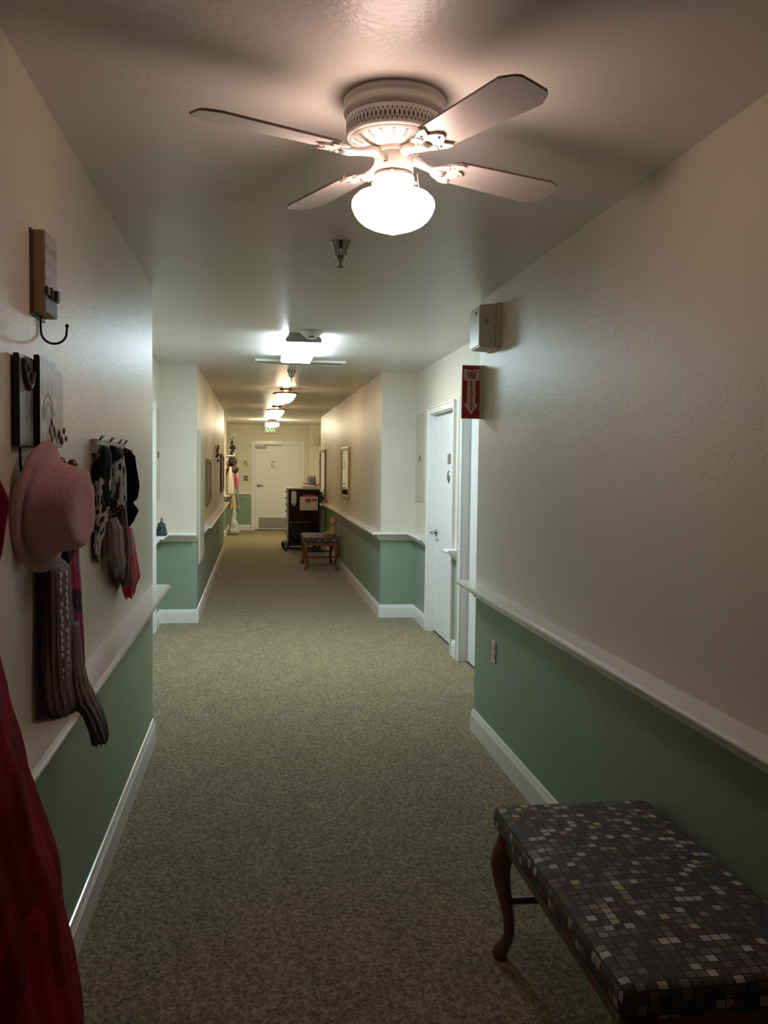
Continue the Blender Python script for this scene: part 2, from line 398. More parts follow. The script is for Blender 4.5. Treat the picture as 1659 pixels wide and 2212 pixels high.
def text_mesh(bm_name, body, size, mat, parent, matrix, depth=.0006, sx=1.0, bold=0.0):
    cu = bpy.data.curves.new(bm_name + '_c', 'FONT'); cu.body = body; cu.size = size; cu.extrude = depth; cu.offset = bold
    cu.align_x = 'CENTER'; cu.align_y = 'CENTER'
    to = bpy.data.objects.new(bm_name + '_t', cu); C.objects.link(to)
    dg = bpy.context.evaluated_depsgraph_get(); dg.update()
    me = bpy.data.meshes.new_from_object(to.evaluated_get(dg))
    bpy.data.objects.remove(to); bpy.data.curves.remove(cu)
    me.transform(matrix @ Matrix.Diagonal((sx, 1, 1, 1))); me.name = bm_name
    me.materials.clear(); me.materials.append(mat)
    o = bpy.data.objects.new(bm_name, me); C.objects.link(o)
    if parent:
        o.parent = parent
        if parent.get('_w'): o.matrix_parent_inverse = parent.matrix_basis.inverted()
    return o
def FRONT(x, y, z):   # text plane facing -Y (towards the camera end)
    return Matrix.Translation((x, y, z)) @ Matrix.Rotation(PI / 2, 4, 'X')
def lerp_rows(rows, z):
    for a, b in zip(rows, rows[1:]):
        if a[0] >= z >= b[0]:
            t = (a[0] - z) / (a[0] - b[0] + 1e-9); t = .45 * t + .55 * t * t * (3 - 2 * t); return [p + (q - p) * t for p, q in zip(a, b)]
    return list(rows[-1])
def drape(bm, rows, folds=5, amp=.18, seg=48, n=40, seed=0, hem=.012, cap=True):
    """hanging bundle of cloth. rows: (z, x0, x1, y0, y1) from top to bottom; cross-section is a folded loop"""
    rg = random.Random(seed); ph = [rg.random() * 6.28 for _ in range(4)]
    zt, zb = rows[0][0], rows[-1][0]; rings = []
    for i in range(n + 1):
        z = zt + (zb - zt) * i / n; _, x0, x1, y0, y1 = lerp_rows(rows, z)
        cx, cy, hx, hy = (x0 + x1) / 2, (y0 + y1) / 2, (x1 - x0) / 2, (y1 - y0) / 2
        t = i / n; ring = []
        for k in range(seg):
            a = 2 * PI * k / seg
            w = 1 + amp * min(1, .35 + t) * (math.sin(folds * a + ph[0] + 1.3 * t) * .6 + math.sin((2 * folds + 1) * a + ph[1] - 2 * t) * .4)
            w -= amp * .45
            nz = noise.noise(Vector((k * .0 + math.cos(a) * 1.5, math.sin(a) * 1.5, z * 6 + seed))) * .12
            hz = hem * math.sin(folds * a + ph[2]) * (t ** 6)
            ring.append(bm.verts.new((cx + hx * math.cos(a) * (w + nz), cy + hy * math.sin(a) * (w + nz), z + hz)))
        rings.append(ring)
    for a, b in zip(rings, rings[1:]):
        for k in range(seg):
            f = bm.faces.new((a[k], a[(k + 1) % seg], b[(k + 1) % seg], b[k])); f.smooth = True
    if cap:
        for r in (rings[0], rings[-1]):
            f = bm.faces.new(r); f.smooth = True

# ------------------------------------------------------------------ room shell
PZ = 0.82
def wseg(bm, x0, x1, y0, y1, z0=0.0, z1=H):
    if z0 < PZ: box(bm, x0, x1, y0, y1, z0, min(PZ, z1), mi=1)
    if z1 > PZ: box(bm, x0, x1, y0, y1, max(PZ, z0), z1, mi=0)
def door_gap(bm, x0, x1, y0, y1, z): wseg(bm, x0, x1, y0, y1, z, H)
b = NB()
wseg(b, -1.04, XL, -3.0, YNL)
wseg(b, -1.04, XNL, YNL, 7.26); door_gap(b, -1.04, XNL, 7.26, 8.17, 2.045); wseg(b, -1.04, XNL, 8.17, YFL)
wseg(b, -1.04, XLF, YFL, 16.0)
wseg(b, -1.04, XNL, 16.0, 19.3)
wseg(b, -1.04, -0.645, 19.3, YE)
struct('wall_left', b, [M['cream'], M['green']])
b = NB()
wseg(b, XR, 1.73, -3.0, YNR)
wseg(b, XNR, 1.73, YNR, 5.90); door_gap(b, XNR, 1.73, 5.90, 6.78, 2.045)
wseg(b, XNR, 1.73, 6.78, 7.10); door_gap(b, XNR, 1.73, 7.10, 8.11, 2.045); wseg(b, XNR, 1.73, 8.11, YFR)
wseg(b, XRF, 1.73, YFR, 17.4)
wseg(b, XNR, 1.73, 17.4, 20.9)
wseg(b, 1.244, 1.73, 20.9, YE)
struct('wall_right', b, [M['cream'], M['green']])
b = NB()
wseg(b, -1.04, -0.03, YE, YE + .12); wseg(b, 1.07, 1.73, YE, YE + .12); wseg(b, -0.03, 1.07, YE, YE + .12, 2.045, H)
struct('wall_end', b, [M['cream'], M['green']])
b = NB(); wseg(b, -1.04, 1.73, -3.12, -3.0); struct('wall_back', b, [M['cream'], M['green']])
b = NB(); box(b, -1.04, 1.73, -3.12, YE + .12, H, H + .1); struct('ceiling', b, M['ceil'])
b = NB(); box(b, -1.04, 1.73, -3.12, YE + .12, -.1, 0); struct('floor', b, M['carpet'])

BASE = [(0, 0), (.016, 0), (.016, .098), (.013, .101), (.013, .108), (.010, .112), (.0085, .121), (.005, .130), (0, .132)]
RAIL = [(0, .795), (.014, .795), (.016, .806), (.030, .814), (.034, .828), (.048, .836), (.052, .852), (.088, .854),
        (.094, .857), (.098, .864), (.098, .870), (.094, .877), (.086, .880), (0, .880)]
b = NB(); sweep(b, [(XL, -3), (XL, YNL), (XNL, YNL), (XNL, 7.18)], BASE, -1)
sweep(b, [(XNL, 8.25), (XNL, YFL), (XLF, YFL), (XLF, 16.0), (XNL, 16.0), (XNL, 19.3), (-.645, 19.3), (-.645, YE), (-.115, YE)], BASE, -1)
struct('baseboard_left', b, M['trim'])
b = NB(); sweep(b, [(XR, -3), (XR, YNR), (XNR, YNR), (XNR, 5.82)], BASE, 1)
sweep(b, [(XNR, 6.85), (XNR, 7.045)], BASE, 1)
sweep(b, [(XNR, 8.19), (XNR, YFR), (XRF, YFR), (XRF, 17.4), (XNR, 17.4), (XNR, 20.9), (1.244, 20.9), (1.244, YE), (1.155, YE)], BASE, 1)
struct('baseboard_right', b, M['trim'])
b = NB(); sweep(b, [(XL, -3), (XL, YNL + .005)], RAIL, -1); struct('trim_1', b, M['trim'])
b = NB(); sweep(b, [(XR, -3), (XR, YNR), (XNR, YNR), (XNR, 5.82)], RAIL, 1); struct('trim_2', b, M['trim'])
b = NB(); sweep(b, [(XNR, 6.86), (XNR, 7.04)], RAIL, 1); struct('trim_3', b, M['trim'])
b = NB(); sweep(b, [(XNR, 8.19), (XNR, YFR), (XRF, YFR), (XRF, 17.4), (XNR, 17.4), (XNR, 20.9)], RAIL, 1); struct('trim_4', b, M['trim'])
b = NB(); sweep(b, [(XNL, 8.25), (XNL, YFL), (XLF, YFL)], RAIL, -1); struct('trim_5', b, M['trim'])
b = NB(); sweep(b, [(XLF, 9.72), (XLF, 16.0), (XNL, 16.0)], RAIL, -1); struct('trim_6', b, M['trim'])
b = NB(); sweep(b, [(XNL, 19.3), (-.645, 19.3), (-.645, YE), (-.115, YE)], RAIL, -1); struct('trim_7', b, M['trim'])

# doors on the side walls: casing is trim, leaf is the door
def casing_x(x, y0, y1, sgn, name, w=.075, zt=2.045):
    """casing round an opening in a wall at x; sgn = direction out of the wall"""
    b = NB()
    def bar(ya, yb, za, zb):
        xs = sorted((x, x + sgn * .016)); box(b, xs[0], xs[1], ya, yb, za, zb, .003)
        xs = sorted((x, x + sgn * .024))
    bar(y0 - w, y0 + .006, 0, zt + w); bar(y1 - .006, y1 + w, 0, zt + w); bar(y0 + .006, y1 - .006, zt - .006, zt + w)
    for ya, yb in ((y0 - w, y0 - w + .014), (y1 + w - .014, y1 + w)):
        xs = sorted((x + sgn * .012, x + sgn * .024)); box(b, xs[0], xs[1], ya, yb, 0, zt + w, .003)
    xs = sorted((x + sgn * .012, x + sgn * .024)); box(b, xs[0], xs[1], y0 - w, y1 + w, zt + w - .014, zt + w, .003)
    # jamb lining
    xs = sorted((x, x - sgn * .11))
    box(b, xs[0], xs[1], y0 - .002, y0 + .012, 0, zt); box(b, xs[0], xs[1], y1 - .012, y1 + .002, 0, zt); box(b, xs[0], xs[1], y0, y1, zt - .012, zt + .002)
    return struct(name, b, M['trim'])
casing_x(XNR, 7.10, 8.11, -1, 'trim_8', .055); casing_x(XNR, 5.90, 6.78, -1, 'trim_9'); casing_x(XNL, 7.26, 8.17, 1, 'trim_10')
def lever(parent, x, y, z, dx, dy):
    """rose on a face looking along dx/dy with a lever handle"""
    b = NB()
    if dx:
        tube(b, [(x, y, z), (x + dx * .012, y, z)], .032, 20); tube(b, [(x + dx * .01, y, z), (x + dx * .058, y, z)], .011, 12)
        tube(b, [(x + dx * .055, y + .006, z), (x + dx * .06, y - .05, z), (x + dx * .055, y - .115, z - .006)], [.012, .010, .008], 10)
    else:
        tube(b, [(x, y, z), (x, y + dy * .012, z)], .032, 20); tube(b, [(x, y + dy * .01, z), (x, y + dy * .058, z)], .011, 12)
        tube(b, [(x - .006, y + dy * .055, z), (x + .06, y + dy * .06, z + .004), (x + .12, y + dy * .055, z - .008)], [.014, .012, .010], 10)
    return obj('door_handle', b, M['chrome'], parent)
b = NB(); box(b, 1.672, 1.712, 7.114, 8.096, .012, 2.03, .002)
d1 = struct('door_1', b, M['door'])
lever(d1, 1.672, 8.03, .94, -1, 0)
b = NB(); box(b, 1.669, 1.673, 7.475, 7.60, 1.575, 1.665, .001); obj('number_plate', b, M['steel'], d1)
b = NB(); tube(b, [(1.673, 7.54, 1.465), (1.665, 7.54, 1.465), (1.660, 7.54, 1.465)], [.055, .052, .035], 28); obj('door_knocker', b, M['steel'], d1)
b = NB(); box(b, 1.67, 1.714, 7.116, 8.094, 0.0, .0115); obj('threshold', b, M['dark'], d1)
b = NB(); box(b, 1.672, 1.712, 5.914, 6.766, .012, 2.03, .002)
d2 = struct('door_2', b, M['door']); lever(d2, 1.672, 5.99, .94, -1, 0)
b = NB(); box(b, 1.67, 1.714, 5.916, 6.764, 0.0, .0115); obj('threshold', b, M['dark'], d2)
b = NB(); box(b, -1.02, -.98, 7.274, 8.156, .012, 2.03, .002)
d3 = struct('door_3', b, M['door']); lever(d3, -.98, 7.36, .94, 1, 0)

# end door with frame, closer, kick plate
b = NB()
for x0, x1, z0, z1 in ((-.105, -.02, 0, 2.125), (1.06, 1.145, 0, 2.125), (-.02, 1.06, 2.035, 2.125)):
    box(b, x0, x1, YE - .02, YE + .02, z0, z1, .004)
struct('trim_11', b, M['trim'])
b = NB(); box(b, -.018, 1.058, YE + .004, YE + .05, .02, 2.032, .002)
d4 = struct('door_4', b, M['door']); lever(d4, .06, YE + .004, 1.065, 0, -1)
b = NB(); box(b, .075, 1.03, YE + .001, YE + .005, .045, .305, .0008); obj('kick_plate', b, M['steel'], d4)
b = NB(); box(b, 0, .25, YE - .05, YE + .003, 1.945, 2.015, .006)
tube(b, [(.22, YE - .035, 2.012), (.24, YE - .035, 2.03)], .012, 10); tube(b, [(.24, YE - .034, 2.026), (.62, YE - .07, 2.028), (.60, YE - .01, 2.03)], .009, 8)
obj('door_closer', b, M['grey'], d4)
b = NB(); box(b, -.016, 1.056, YE - .002, YE + .03, 0, .019); obj('threshold', b, M['dark'], d4)
b = NB()
box(b, .375, .388, YE - .0005, YE + .0035, 1.50, 1.635); box(b, .375, .46, YE - .0005, YE + .0035, 1.622, 1.635); box(b, .375, .46, YE - .0005, YE + .0035, 1.50, 1.513)
obj('door_sign', b, M['black'], d4)
b = NB()
for i, w in enumerate((.11, .09, .10)): box(b, .475, .475 + w, YE + .001, YE + .0045, 1.60 - i * .03, 1.604 - i * .03)
obj('door_lettering', b, M['paper'], d4)

# ------------------------------------------------------------------ ceiling fan
FX, FY = .354, 2.325
fan = thing('ceiling_fan', 'white flush-mount ceiling fan with four blades and a glowing globe light', 'ceiling fan', (FX, FY, H), world=True)
b = NB(); lathe(b, [(0, H), (.130, H), (.133, H - .006), (.133, H - .016), (.128, H - .020), (.131, H - .025), (.133, H - .036), (.131, H - .043), (.125, H - .047), (.125, H - .050), (0, H - .050)], (FX, FY, 0), 72)
obj('ceiling_canopy', b, M['fan'], fan)
b = NB(); lathe(b, [(0, H - .050), (.123, H - .050), (.126, H - .056), (.124, H - .098), (.119, H - .104), (0, H - .104)], (FX, FY, 0), 72)
house = obj('motor_housing', b, M['fan'], fan)
b = NB()
for k in range(66):
    a = 2 * PI * k / 66
    for zz, hh in ((H - .078, .011), (H - .066, .0035), (H - .090, .0035)):
        aa = a + (PI / 66 if hh < .01 else 0)
        ca, sa = math.cos(aa), math.sin(aa); r = .1253 - (H - .056 - zz) * .045
        poly = [(0, hh), (.0024, 0), (0, -hh), (-.0024, 0)]
        o0 = [b.verts.new((FX + (r + .0010) * ca - p * sa, FY + (r + .0010) * sa + p * ca, zz + q)) for p, q in poly]; b.faces.new(o0)
obj('vent_grille', b, M['dark'], fan)
PAN = [(.118, H - .102), (.117, H - .106), (.095, H - .116), (.070, H - .124), (.058, H - .128), (0, H - .128)]
b = NB(); lathe(b, [(0, H - .102)] + PAN, (FX, FY, 0), 72); obj('motor_plate', b, M['fan'], fan)
b = NB()
for k in range(20):
    a = 2 * PI * (k + .5) / 20; ca, sa = math.cos(a), math.sin(a)
    pts = []
    for r, s in ((.108, .003), (.104, .0042), (.086, .0042), (.082, .003)):
        pts.append((r, s))
    ring = [(r, s) for r, s in pts] + [(r, -s) for r, s in pts[::-1]]
    def pz(r):
        for (r0, z0), (r1, z1) in zip(PAN[1:], PAN[2:]):
            if r0 >= r >= r1: return z0 + (z1 - z0) * (r0 - r) / (r0 - r1)
        return H - .12
    b.faces.new([b.verts.new((FX + r * ca - s * sa, FY + r * sa + s * ca, pz(r) - .0012)) for r, s in ring])
obj('cooling_slots', b, M['slot'], fan)
b = NB(); lathe(b, [(0, H - .126), (.052, H - .126), (.052, H - .140), (.046, H - .146), (0, H - .146)], (FX, FY, 0), 48); obj('flywheel', b, M['fan'], fan)
b = NB(); lathe(b, [(0, H - .140), (.050, H - .142), (.0515, H - .150), (.0515, H - .186), (.047, H - .190), (0, H - .190)], (FX, FY, 0), 48)
sw = obj('switch_housing', b, M['fan'], fan)
b = NB(); sph(b, (FX - .028, FY - .045, H - .172), .006); obj('switch_knob', b, M['brass'], sw)
b = NB(); lathe(b, [(0, H - .188), (.044, H - .189), (.053, H - .194), (.055, H - .202), (.053, H - .208), (.049, H - .211), (.051, H - .216), (.049, H - .221), (0, H - .221)], (FX, FY, 0), 48)
for k in range(3):
    a = PI * .1 + k * 2 * PI / 3
    tube(b, [(FX + .05 * math.cos(a), FY + .05 * math.sin(a), H - .202), (FX + .068 * math.cos(a), FY + .068 * math.sin(a), H - .202)], .005, 8)
obj('globe_holder', b, M['fan'], fan)
b = NB()
GL = [(.046, -.216), (.050, -.222), (.058, -.232), (.078, -.240), (.098, -.249), (.109, -.260), (.113, -.271), (.112, -.283), (.106, -.297), (.096, -.311), (.082, -.323), (.062, -.333), (.040, -.340), (.022, -.344), (.010, -.350), (0, -.352)]
lathe(b, [(r * (.97 if r > .06 else 1), H + z * .985) for r, z in GL], (FX, FY, 0), 40)
obj('glass_globe', b, M['lamp_fan'], fan)['label'] = 'glowing white schoolhouse glass globe'
b = NB()
for i in range(22):
    sph(b, (FX + .058 + i * .00045, FY - .03, H - .196 - i * .0034), .0019, 8, 5)
obj('pull_chain', b, M['brass'], fan)
BZ = 2.352
def blade_pts():
    # outline from root to tip in blade space: x along, y across
    r0, r1, w0, w1 = .168, .545, .050, .064
    up = [(r0, .030), (r0 + .015, w0), (r1 - .045, w1), (r1 - .012, w1 - .016), (r1 - .001, w1 - .028), (r1, 0.0)]
    return up + [(x, -y) for x, y in up[-2::-1]]
for k, deg in enumerate((24, 114, 204, 294)):
    A = Matrix.Translation((FX, FY, BZ)) @ Matrix.Rotation(math.radians(deg), 4, 'Z') @ Matrix.Rotation(math.radians(-11), 4, 'X')
    b = NB(); pts = blade_pts(); lo = [b.verts.new(A @ Vector((x, y, -.003))) for x, y in pts]; hi = [b.verts.new(A @ Vector((x, y, .003))) for x, y in pts]
    b.faces.new(lo[::-1]); b.faces.new(hi); n = len(pts)
    for i in range(n):
        f = b.faces.new((lo[i], lo[(i + 1) % n], hi[(i + 1) % n], hi[i])); f.material_index = 1
    bl = obj('fan_blade', b, [M['blade'], M['bladeedge']], fan)
    # scrolled blade iron under the root of the blade
    b = NB()
    R0 = Matrix.Translation((FX, FY, 0)) @ Matrix.Rotation(math.radians(deg), 4, 'Z')
    tube(b, [R0 @ Vector(p) for p in ((.040, 0, BZ + .006), (.075, 0, BZ + .004), (.105, 0, BZ - .004), (.135, 0, BZ - .008), (.16, 0, BZ - .008))], [.016, .013, .010, .012, .012], 10)
    out = [(.135, .012), (.150, .034), (.172, .046), (.190, .050), (.205, .046), (.198, .036), (.190, .024), (.212, .014), (.222, 0)]
    out = out + [(x, -y) for x, y in out[-2::-1]]
    lo = [b.verts.new(A @ Vector((x, y, -.0095))) for x, y in out]; hi = [b.verts.new(A @ Vector((x, y, -.0035))) for x, y in out]
    b.faces.new(lo[::-1]); b.faces.new(hi); n = len(out)
    for i in range(n): b.faces.new((lo[i], lo[(i + 1) % n], hi[(i + 1) % n], hi[i]))
    for sx, sy in ((.172, .03), (.172, -.03), (.205, 0)):
        p = A @ Vector((sx, sy, -.0095)); sph(b, p, .004, 8, 6)
    for s in (-1, 1):
        tube(b, [A @ Vector((x, y * s, -.009)) for x, y in ((.12, .006), (.135, .022), (.155, .034), (.165, .022), (.155, .014))], .0035, 8)
    obj('blade_bracket', b, M['fan'], fan)

# ------------------------------------------------------------------ other ceiling pieces
def sprinkler(x, y, label):
    t = thing('fire_sprinkler', label, 'sprinkler', (x, y, H), group='ceiling sprinkler heads')
    b = NB(); lathe(b, [(.0465, 0), (.045, -.003), (.032, -.030), (.0285, -.036), (.0285, -.058), (.026, -.062), (.022, -.062), (.022, -.03), (.030, -.004)], seg=36)
    obj('escutcheon_cup', b, M['chrome'], t)
    b = NB(); tube(b, [(0, 0, -.004), (0, 0, -.060)], .010, 12); lathe(b, [(0, -.055), (.012, -.056), (.013, -.064), (.008, -.070), (0, -.070)], seg=6)
    for s in (-1, 1): tube(b, [(s * .009, 0, -.066), (s * .010, 0, -.074), (s * .006, 0, -.082), (0, 0, -.088)], .0022, 8)
    tube(b, [(0, 0, -.070), (0, 0, -.100)], [.003, .002], 8); tube(b, [(0, 0, -.086), (0, 0, -.104)], [.003, .005], 8)
    obj('sprinkler_frame', b, M['bronze'], t)
    b = NB(); lathe(b, [(0, -.103), (.008, -.103), (.0165, -.105), (.0165, -.1065), (.008, -.105), (0, -.105)], seg=16); obj('deflector', b, M['bronze'], t)
    return t
sprinkler(.354, 3.80, 'metal cup sprinkler head hanging from the ceiling just beyond the fan')
sprinkler(.352, 8.98, 'small metal sprinkler head on the ceiling behind the fluorescent fixture')

b = NB(); lathe(b, [(.078, 0), (.080, -.004), (.078, -.020), (.066, -.030), (.040, -.050), (.034, -.056), (0, -.056)], seg=48)
sd = tag(obj('smoke_detector', b, M['whitep'], loc=(.385, 6.30, H)), 'round white smoke detector in front of the bright fluorescent fixture', 'smoke detector')
b = NB(); box(b, -.016, .016, -.045, -.030, -.052, -.042); obj('detector_slot', b, M['dark'], sd)

flu = thing('fluorescent_fixture', 'long bright white fluorescent ceiling fixture in the recess', 'ceiling light', (.338, 7.08, H))
b = NB(); prism(b, [(-.125, -.065), (-.132, -.045), (-.10, 0), (.10, 0), (.132, -.045), (.125, -.065)], 1, -.66, -.635); obj('end_cap', b, M['grey'], flu)
b = NB(); prism(b, [(-.125, -.065), (-.132, -.045), (-.10, 0), (.10, 0), (.132, -.045), (.125, -.065)], 1, .635, .66); obj('end_cap', b, M['grey'], flu)
b = NB(); prism(b, [(-.120, -.068), (-.128, -.045), (-.125, -.012), (.125, -.012), (.128, -.045), (.120, -.068)], 1, -.634, .634); obj('diffuser_lens', b, M['lamp_cool'], flu)
b = NB(); box(b, -.11, .11, -.634, .634, -.0115, 0); obj('fixture_base', b, M['whitep'], flu)

vent = thing('ceiling_vent', 'flat white framed ceiling vent behind the fluorescent fixture', 'vent', (.40, 8.20, H))
b = NB()
for x0, x1, y0, y1 in ((-.41, .41, -.14, -.11), (-.41, .41, .11, .14), (-.41, -.38, -.11, .11), (.38, .41, -.11, .11)): box(b, x0, x1, y0, y1, -.018, 0, .002)
obj('vent_frame', b, M['whitep'], vent)
b = NB()
for i in range(9):
    y = -.10 + i * .025; box(b, -.38, .38, y - .008, y + .008, -.012, -.008)
box(b, -.38, .38, -.11, .11, -.004, -.0005)
obj('louvres', b, M['panelgrey'], vent)

def bowl_light(y, x, label):
    t = thing('bowl_ceiling_light', label, 'ceiling light', (x, y, H), group='warm bowl ceiling lights')
    b = NB(); lathe(b, [(0, 0), (.075, 0), (.078, -.010), (.060, -.020), (.030, -.026), (.014, -.030), (.014, -.066), (0, -.066)], seg=32); obj('ceiling_mount', b, M['bronze'], t)
    b = NB(); lathe(b, [(.122, -.066), (.158, -.066), (.166, -.070), (.166, -.076), (.155, -.082), (.128, -.086), (.120, -.080)], seg=48)
    for k in range(3):
        a = k * 2 * PI / 3; tube(b, [(.014 * math.cos(a), .014 * math.sin(a), -.072), (.13 * math.cos(a), .13 * math.sin(a), -.072)], .004, 6)
    b.transform(Matrix.Translation((0, 0, .014))); obj('metal_rim', b, M['bronze'], t)
    b = NB(); lathe(b, [(0, -.064), (.118, -.070), (.124, -.080), (.118, -.105), (.100, -.140), (.074, -.168), (.040, -.188), (.012, -.196), (0, -.197)], seg=36); b.transform(Matrix.Translation((0, 0, .014))); obj('glass_bowl', b, M['lamp_warm'], t)
    b = NB(); sph(b, (0, 0, -.189), .008, 10, 8); obj('finial', b, M['bronze'], t)
bowl_light(11.1, .368, 'lit bronze-rimmed bowl ceiling light, the larger and nearer of two')
bowl_light(14.4, .330, 'lit bronze-rimmed bowl ceiling light, the smaller one before the drum light')
t = thing('drum_ceiling_light', 'lit white drum ceiling light in front of the green exit sign', 'ceiling light', (.335, 18.6, H))
b = NB(); lathe(b, [(0, 0), (.075, 0), (.085, -.012), (.110, -.052), (.135, -.066), (.137, -.072), (0, -.072)], seg=40); obj('metal_pan', b, M['grey'], t)
b = NB(); lathe(b, [(0, -.073), (.138, -.073), (.145, -.085), (.145, -.115), (.138, -.135), (.115, -.150), (.06, -.158), (0, -.159)], seg=40); obj('glass_drum', b, M['lamp_end'], t)

# exit sign
t = thing('exit_sign', 'green lettered EXIT sign hanging under the ceiling at the far end', 'exit sign', (.343, YE - .10, H), world=True)
y = YE - .10
b = NB(); box(b, .343 - .17, .343 + .17, y - .02, y + .02, 2.305, 2.480, .004); obj('sign_housing', b, M['signcream'], t)
b = NB(); box(b, .343 - .06, .343 + .06, y - .02, y + .02, 2.480, H, .002); obj('mounting_canopy', b, M['whitep'], t)
text_mesh('exit_letters', 'EXIT', .165, M['exit'], t, FRONT(.343, y - .0205, 2.392), sx=.70, bold=.004)

# ------------------------------------------------------------------ fixtures on the near right wall
t = thing('fire_extinguisher_sign', 'red and cream FIRE EXTINGUISHER arrow sign standing out from the wall corner', 'sign', (XR, 4.90, 1.97), world=True)
y = 4.90; x0, x1, z0, z1 = 1.152, 1.2745, 1.822, 2.125
b = NB(); box(b, x0, x1 - .003, y, y + .012, z0, z1, .001); box(b, x1 - .004, x1, y - .012, y + .022, z0, z1, .0005); obj('sign_board', b, M['signcream'], t)
rx0, rx1 = x0 + .005, x1 - .018
b = NB(); box(b, rx0, rx1, y - .0012, y + .001, z0 + .005, z1 - .006); obj('red_panel', b, M['signred'], t)
cx = (rx0 + rx1) / 2; w = (rx1 - rx0) / 2
def Z(f): return z1 - f * (z1 - z0)
arrow = [(-.92, .065), (0, .105), (.92, .065), (.92, .275), (.48, .295), (.48, .715), (.90, .715), (0, .93), (-.90, .715), (-.48, .715), (-.48, .295), (-.92, .275)]
b = NB(); vs0 = [b.verts.new((cx + px * w, y - .0022, Z(f))) for px, f in arrow]; vs1 = [b.verts.new((cx + px * w, y - .0006, Z(f))) for px, f in arrow]
b.faces.new(vs0); b.faces.new(vs1[::-1])
for i in range(12): b.faces.new((vs0[i], vs0[(i + 1) % 12], vs1[(i + 1) % 12], vs1[i]))
obj('down_arrow', b, M['signcream'], t)
text_mesh('sign_word', 'FIRE', .047, M['signred'], t, FRONT(cx, y - .0026, Z(.195)), sx=.58, bold=.0020)
for i, ch in enumerate('EXTINGUISHER'):
    text_mesh('sign_letter', ch, .0165, M['signred'], t, FRONT(cx, y - .0026, Z(.318 + i * .0462)), sx=1.45, bold=.0008)
for fz in (.25, .75):
    b = NB(); sph(b, (x1 - .010, y - .0005, Z(fz)), .0025, 8, 6); obj('mounting_screw', b, M['bronze'], t)

t = thing('door_chime_box', 'cream plastic chime box mounted high on the right wall above the red sign', 'door chime', (XR, 4.65, 2.29), world=True)
b = NB()
pr = [(4.545, 2.180), (4.545, 2.408), (4.565, 2.412), (4.745, 2.412), (4.75, 2.405), (4.75, 2.185), (4.742, 2.178)]
box(b, XR - .026, XR, 4.54, 4.755, 2.174, 2.414, .003); obj('back_plate', b, M['box'], t)
b = NB(); vs = box(b, XR - .118, XR - .024, 4.545, 4.75, 2.178, 2.410)
for v in vs:
    if v.co.x < XR - .1 and v.co.z > 2.3: v.co.z -= .010
    if v.co.x < XR - .1 and v.co.z < 2.3: v.co.z += .006
bmesh.ops.bevel(b, geom=b.edges[:], offset=.006, segments=3, affect='EDGES'); obj('cover', b, M['box'], t)
b = NB(); tube(b, [(XR - .078, 4.546, 2.315), (XR - .078, 4.5435, 2.315)], .0125, 20); tube(b, [(XR - .078, 4.545, 2.315), (XR - .078, 4.5415, 2.315)], .005, 12); obj('round_sensor', b, M['slot'], t)
b = NB(); box(b, XR - .1195, XR - .117, 4.60, 4.63, 2.36, 2.372); obj('indicator', b, M['dark'], t)

t = thing('wall_outlet', 'cream electrical outlet on the green wall below the right rail', 'outlet', (XR, 4.56, .56), world=True)
b = NB(); box(b, XR - .006, XR, 4.522, 4.598, .498, .618, .003); obj('cover_plate', b, M['box'], t)
b = NB()
for zz in (.535, .58): box(b, XR - .0085, XR - .005, 4.543, 4.577, zz - .016, zz + .016, .001)
obj('socket_face', b, M['panelgrey'], t)

# electrical panels in the recess
def elec(x, sgn, label, y0=8.33, y1=8.68):
    t = thing('breaker_panel', label, 'electrical panel', (x, 8.5, 1.63), world=True, group='recess breaker panels')
    b = NB(); xs = sorted((x, x + sgn * .012)); box(b, xs[0], xs[1], y0, y1, 1.205, 2.065, .003); obj('panel_frame', b, M['panelgrey'], t)
    b = NB(); xs = sorted((x + sgn * .011, x + sgn * .018)); box(b, xs[0], xs[1], y0 + .045, y1 - .045, 1.26, 2.01, .003); obj('panel_door', b, M['panelgrey'], t)
    b = NB(); xs = sorted((x + sgn * .017, x + sgn * .032)); yh = y0 + .075
    box(b, xs[0], xs[1], yh, yh + .03, 1.60, 1.66, .003); obj('latch', b, M['chrome'], t)
elec(XNR, -1, 'cream metal breaker panel on the right side wall beside the white door', 8.42, 8.80)
elec(XNL, 1, 'cream metal breaker panel on the left recess wall above the small dark bag', 8.31, 8.67)

# small bag on the ledge
t = thing('small_handbag', 'small dark checked handbag sitting on the left ledge in the recess', 'handbag', (-.865, 8.40, .880), 0.3)
b = NB()
vs = box(b, -.045, .045, -.075, .075, 0, .125)
for v in vs:
    if v.co.z > .1: v.co.x *= .45; v.co.y *= .75
bmesh.ops.bevel(b, geom=b.edges[:], offset=.012, segments=3, affect='EDGES'); obj('bag_body', b, M['houndstooth'], t)
b = NB(); tube(b, [(0, -.045, .115), (0, -.038, .150), (0, 0, .165), (0, .038, .150), (0, .045, .115)], .004, 8); obj('bag_handle', b, M['black'], t)

# tall panel on the far left wall
t = thing('wall_access_panel', 'tall cream flat cabinet panel on the far left wall before the rail', 'access panel', (XLF, 9.3, 1.2), world=True)
b = NB(); box(b, XLF, XLF + .012, 8.90, 9.70, .55, 1.885, .003); obj('panel_frame', b, M['cream'], t)
b = NB(); box(b, XLF + .011, XLF + .017, 8.94, 9.66, .59, 1.845, .002); obj('panel_door', b, M['cream'], t)
b = NB(); tube(b, [(XLF + .016, 9.60, 1.18), (XLF + .024, 9.60, 1.18)], .012, 12); obj('lock', b, M['steel'], t)

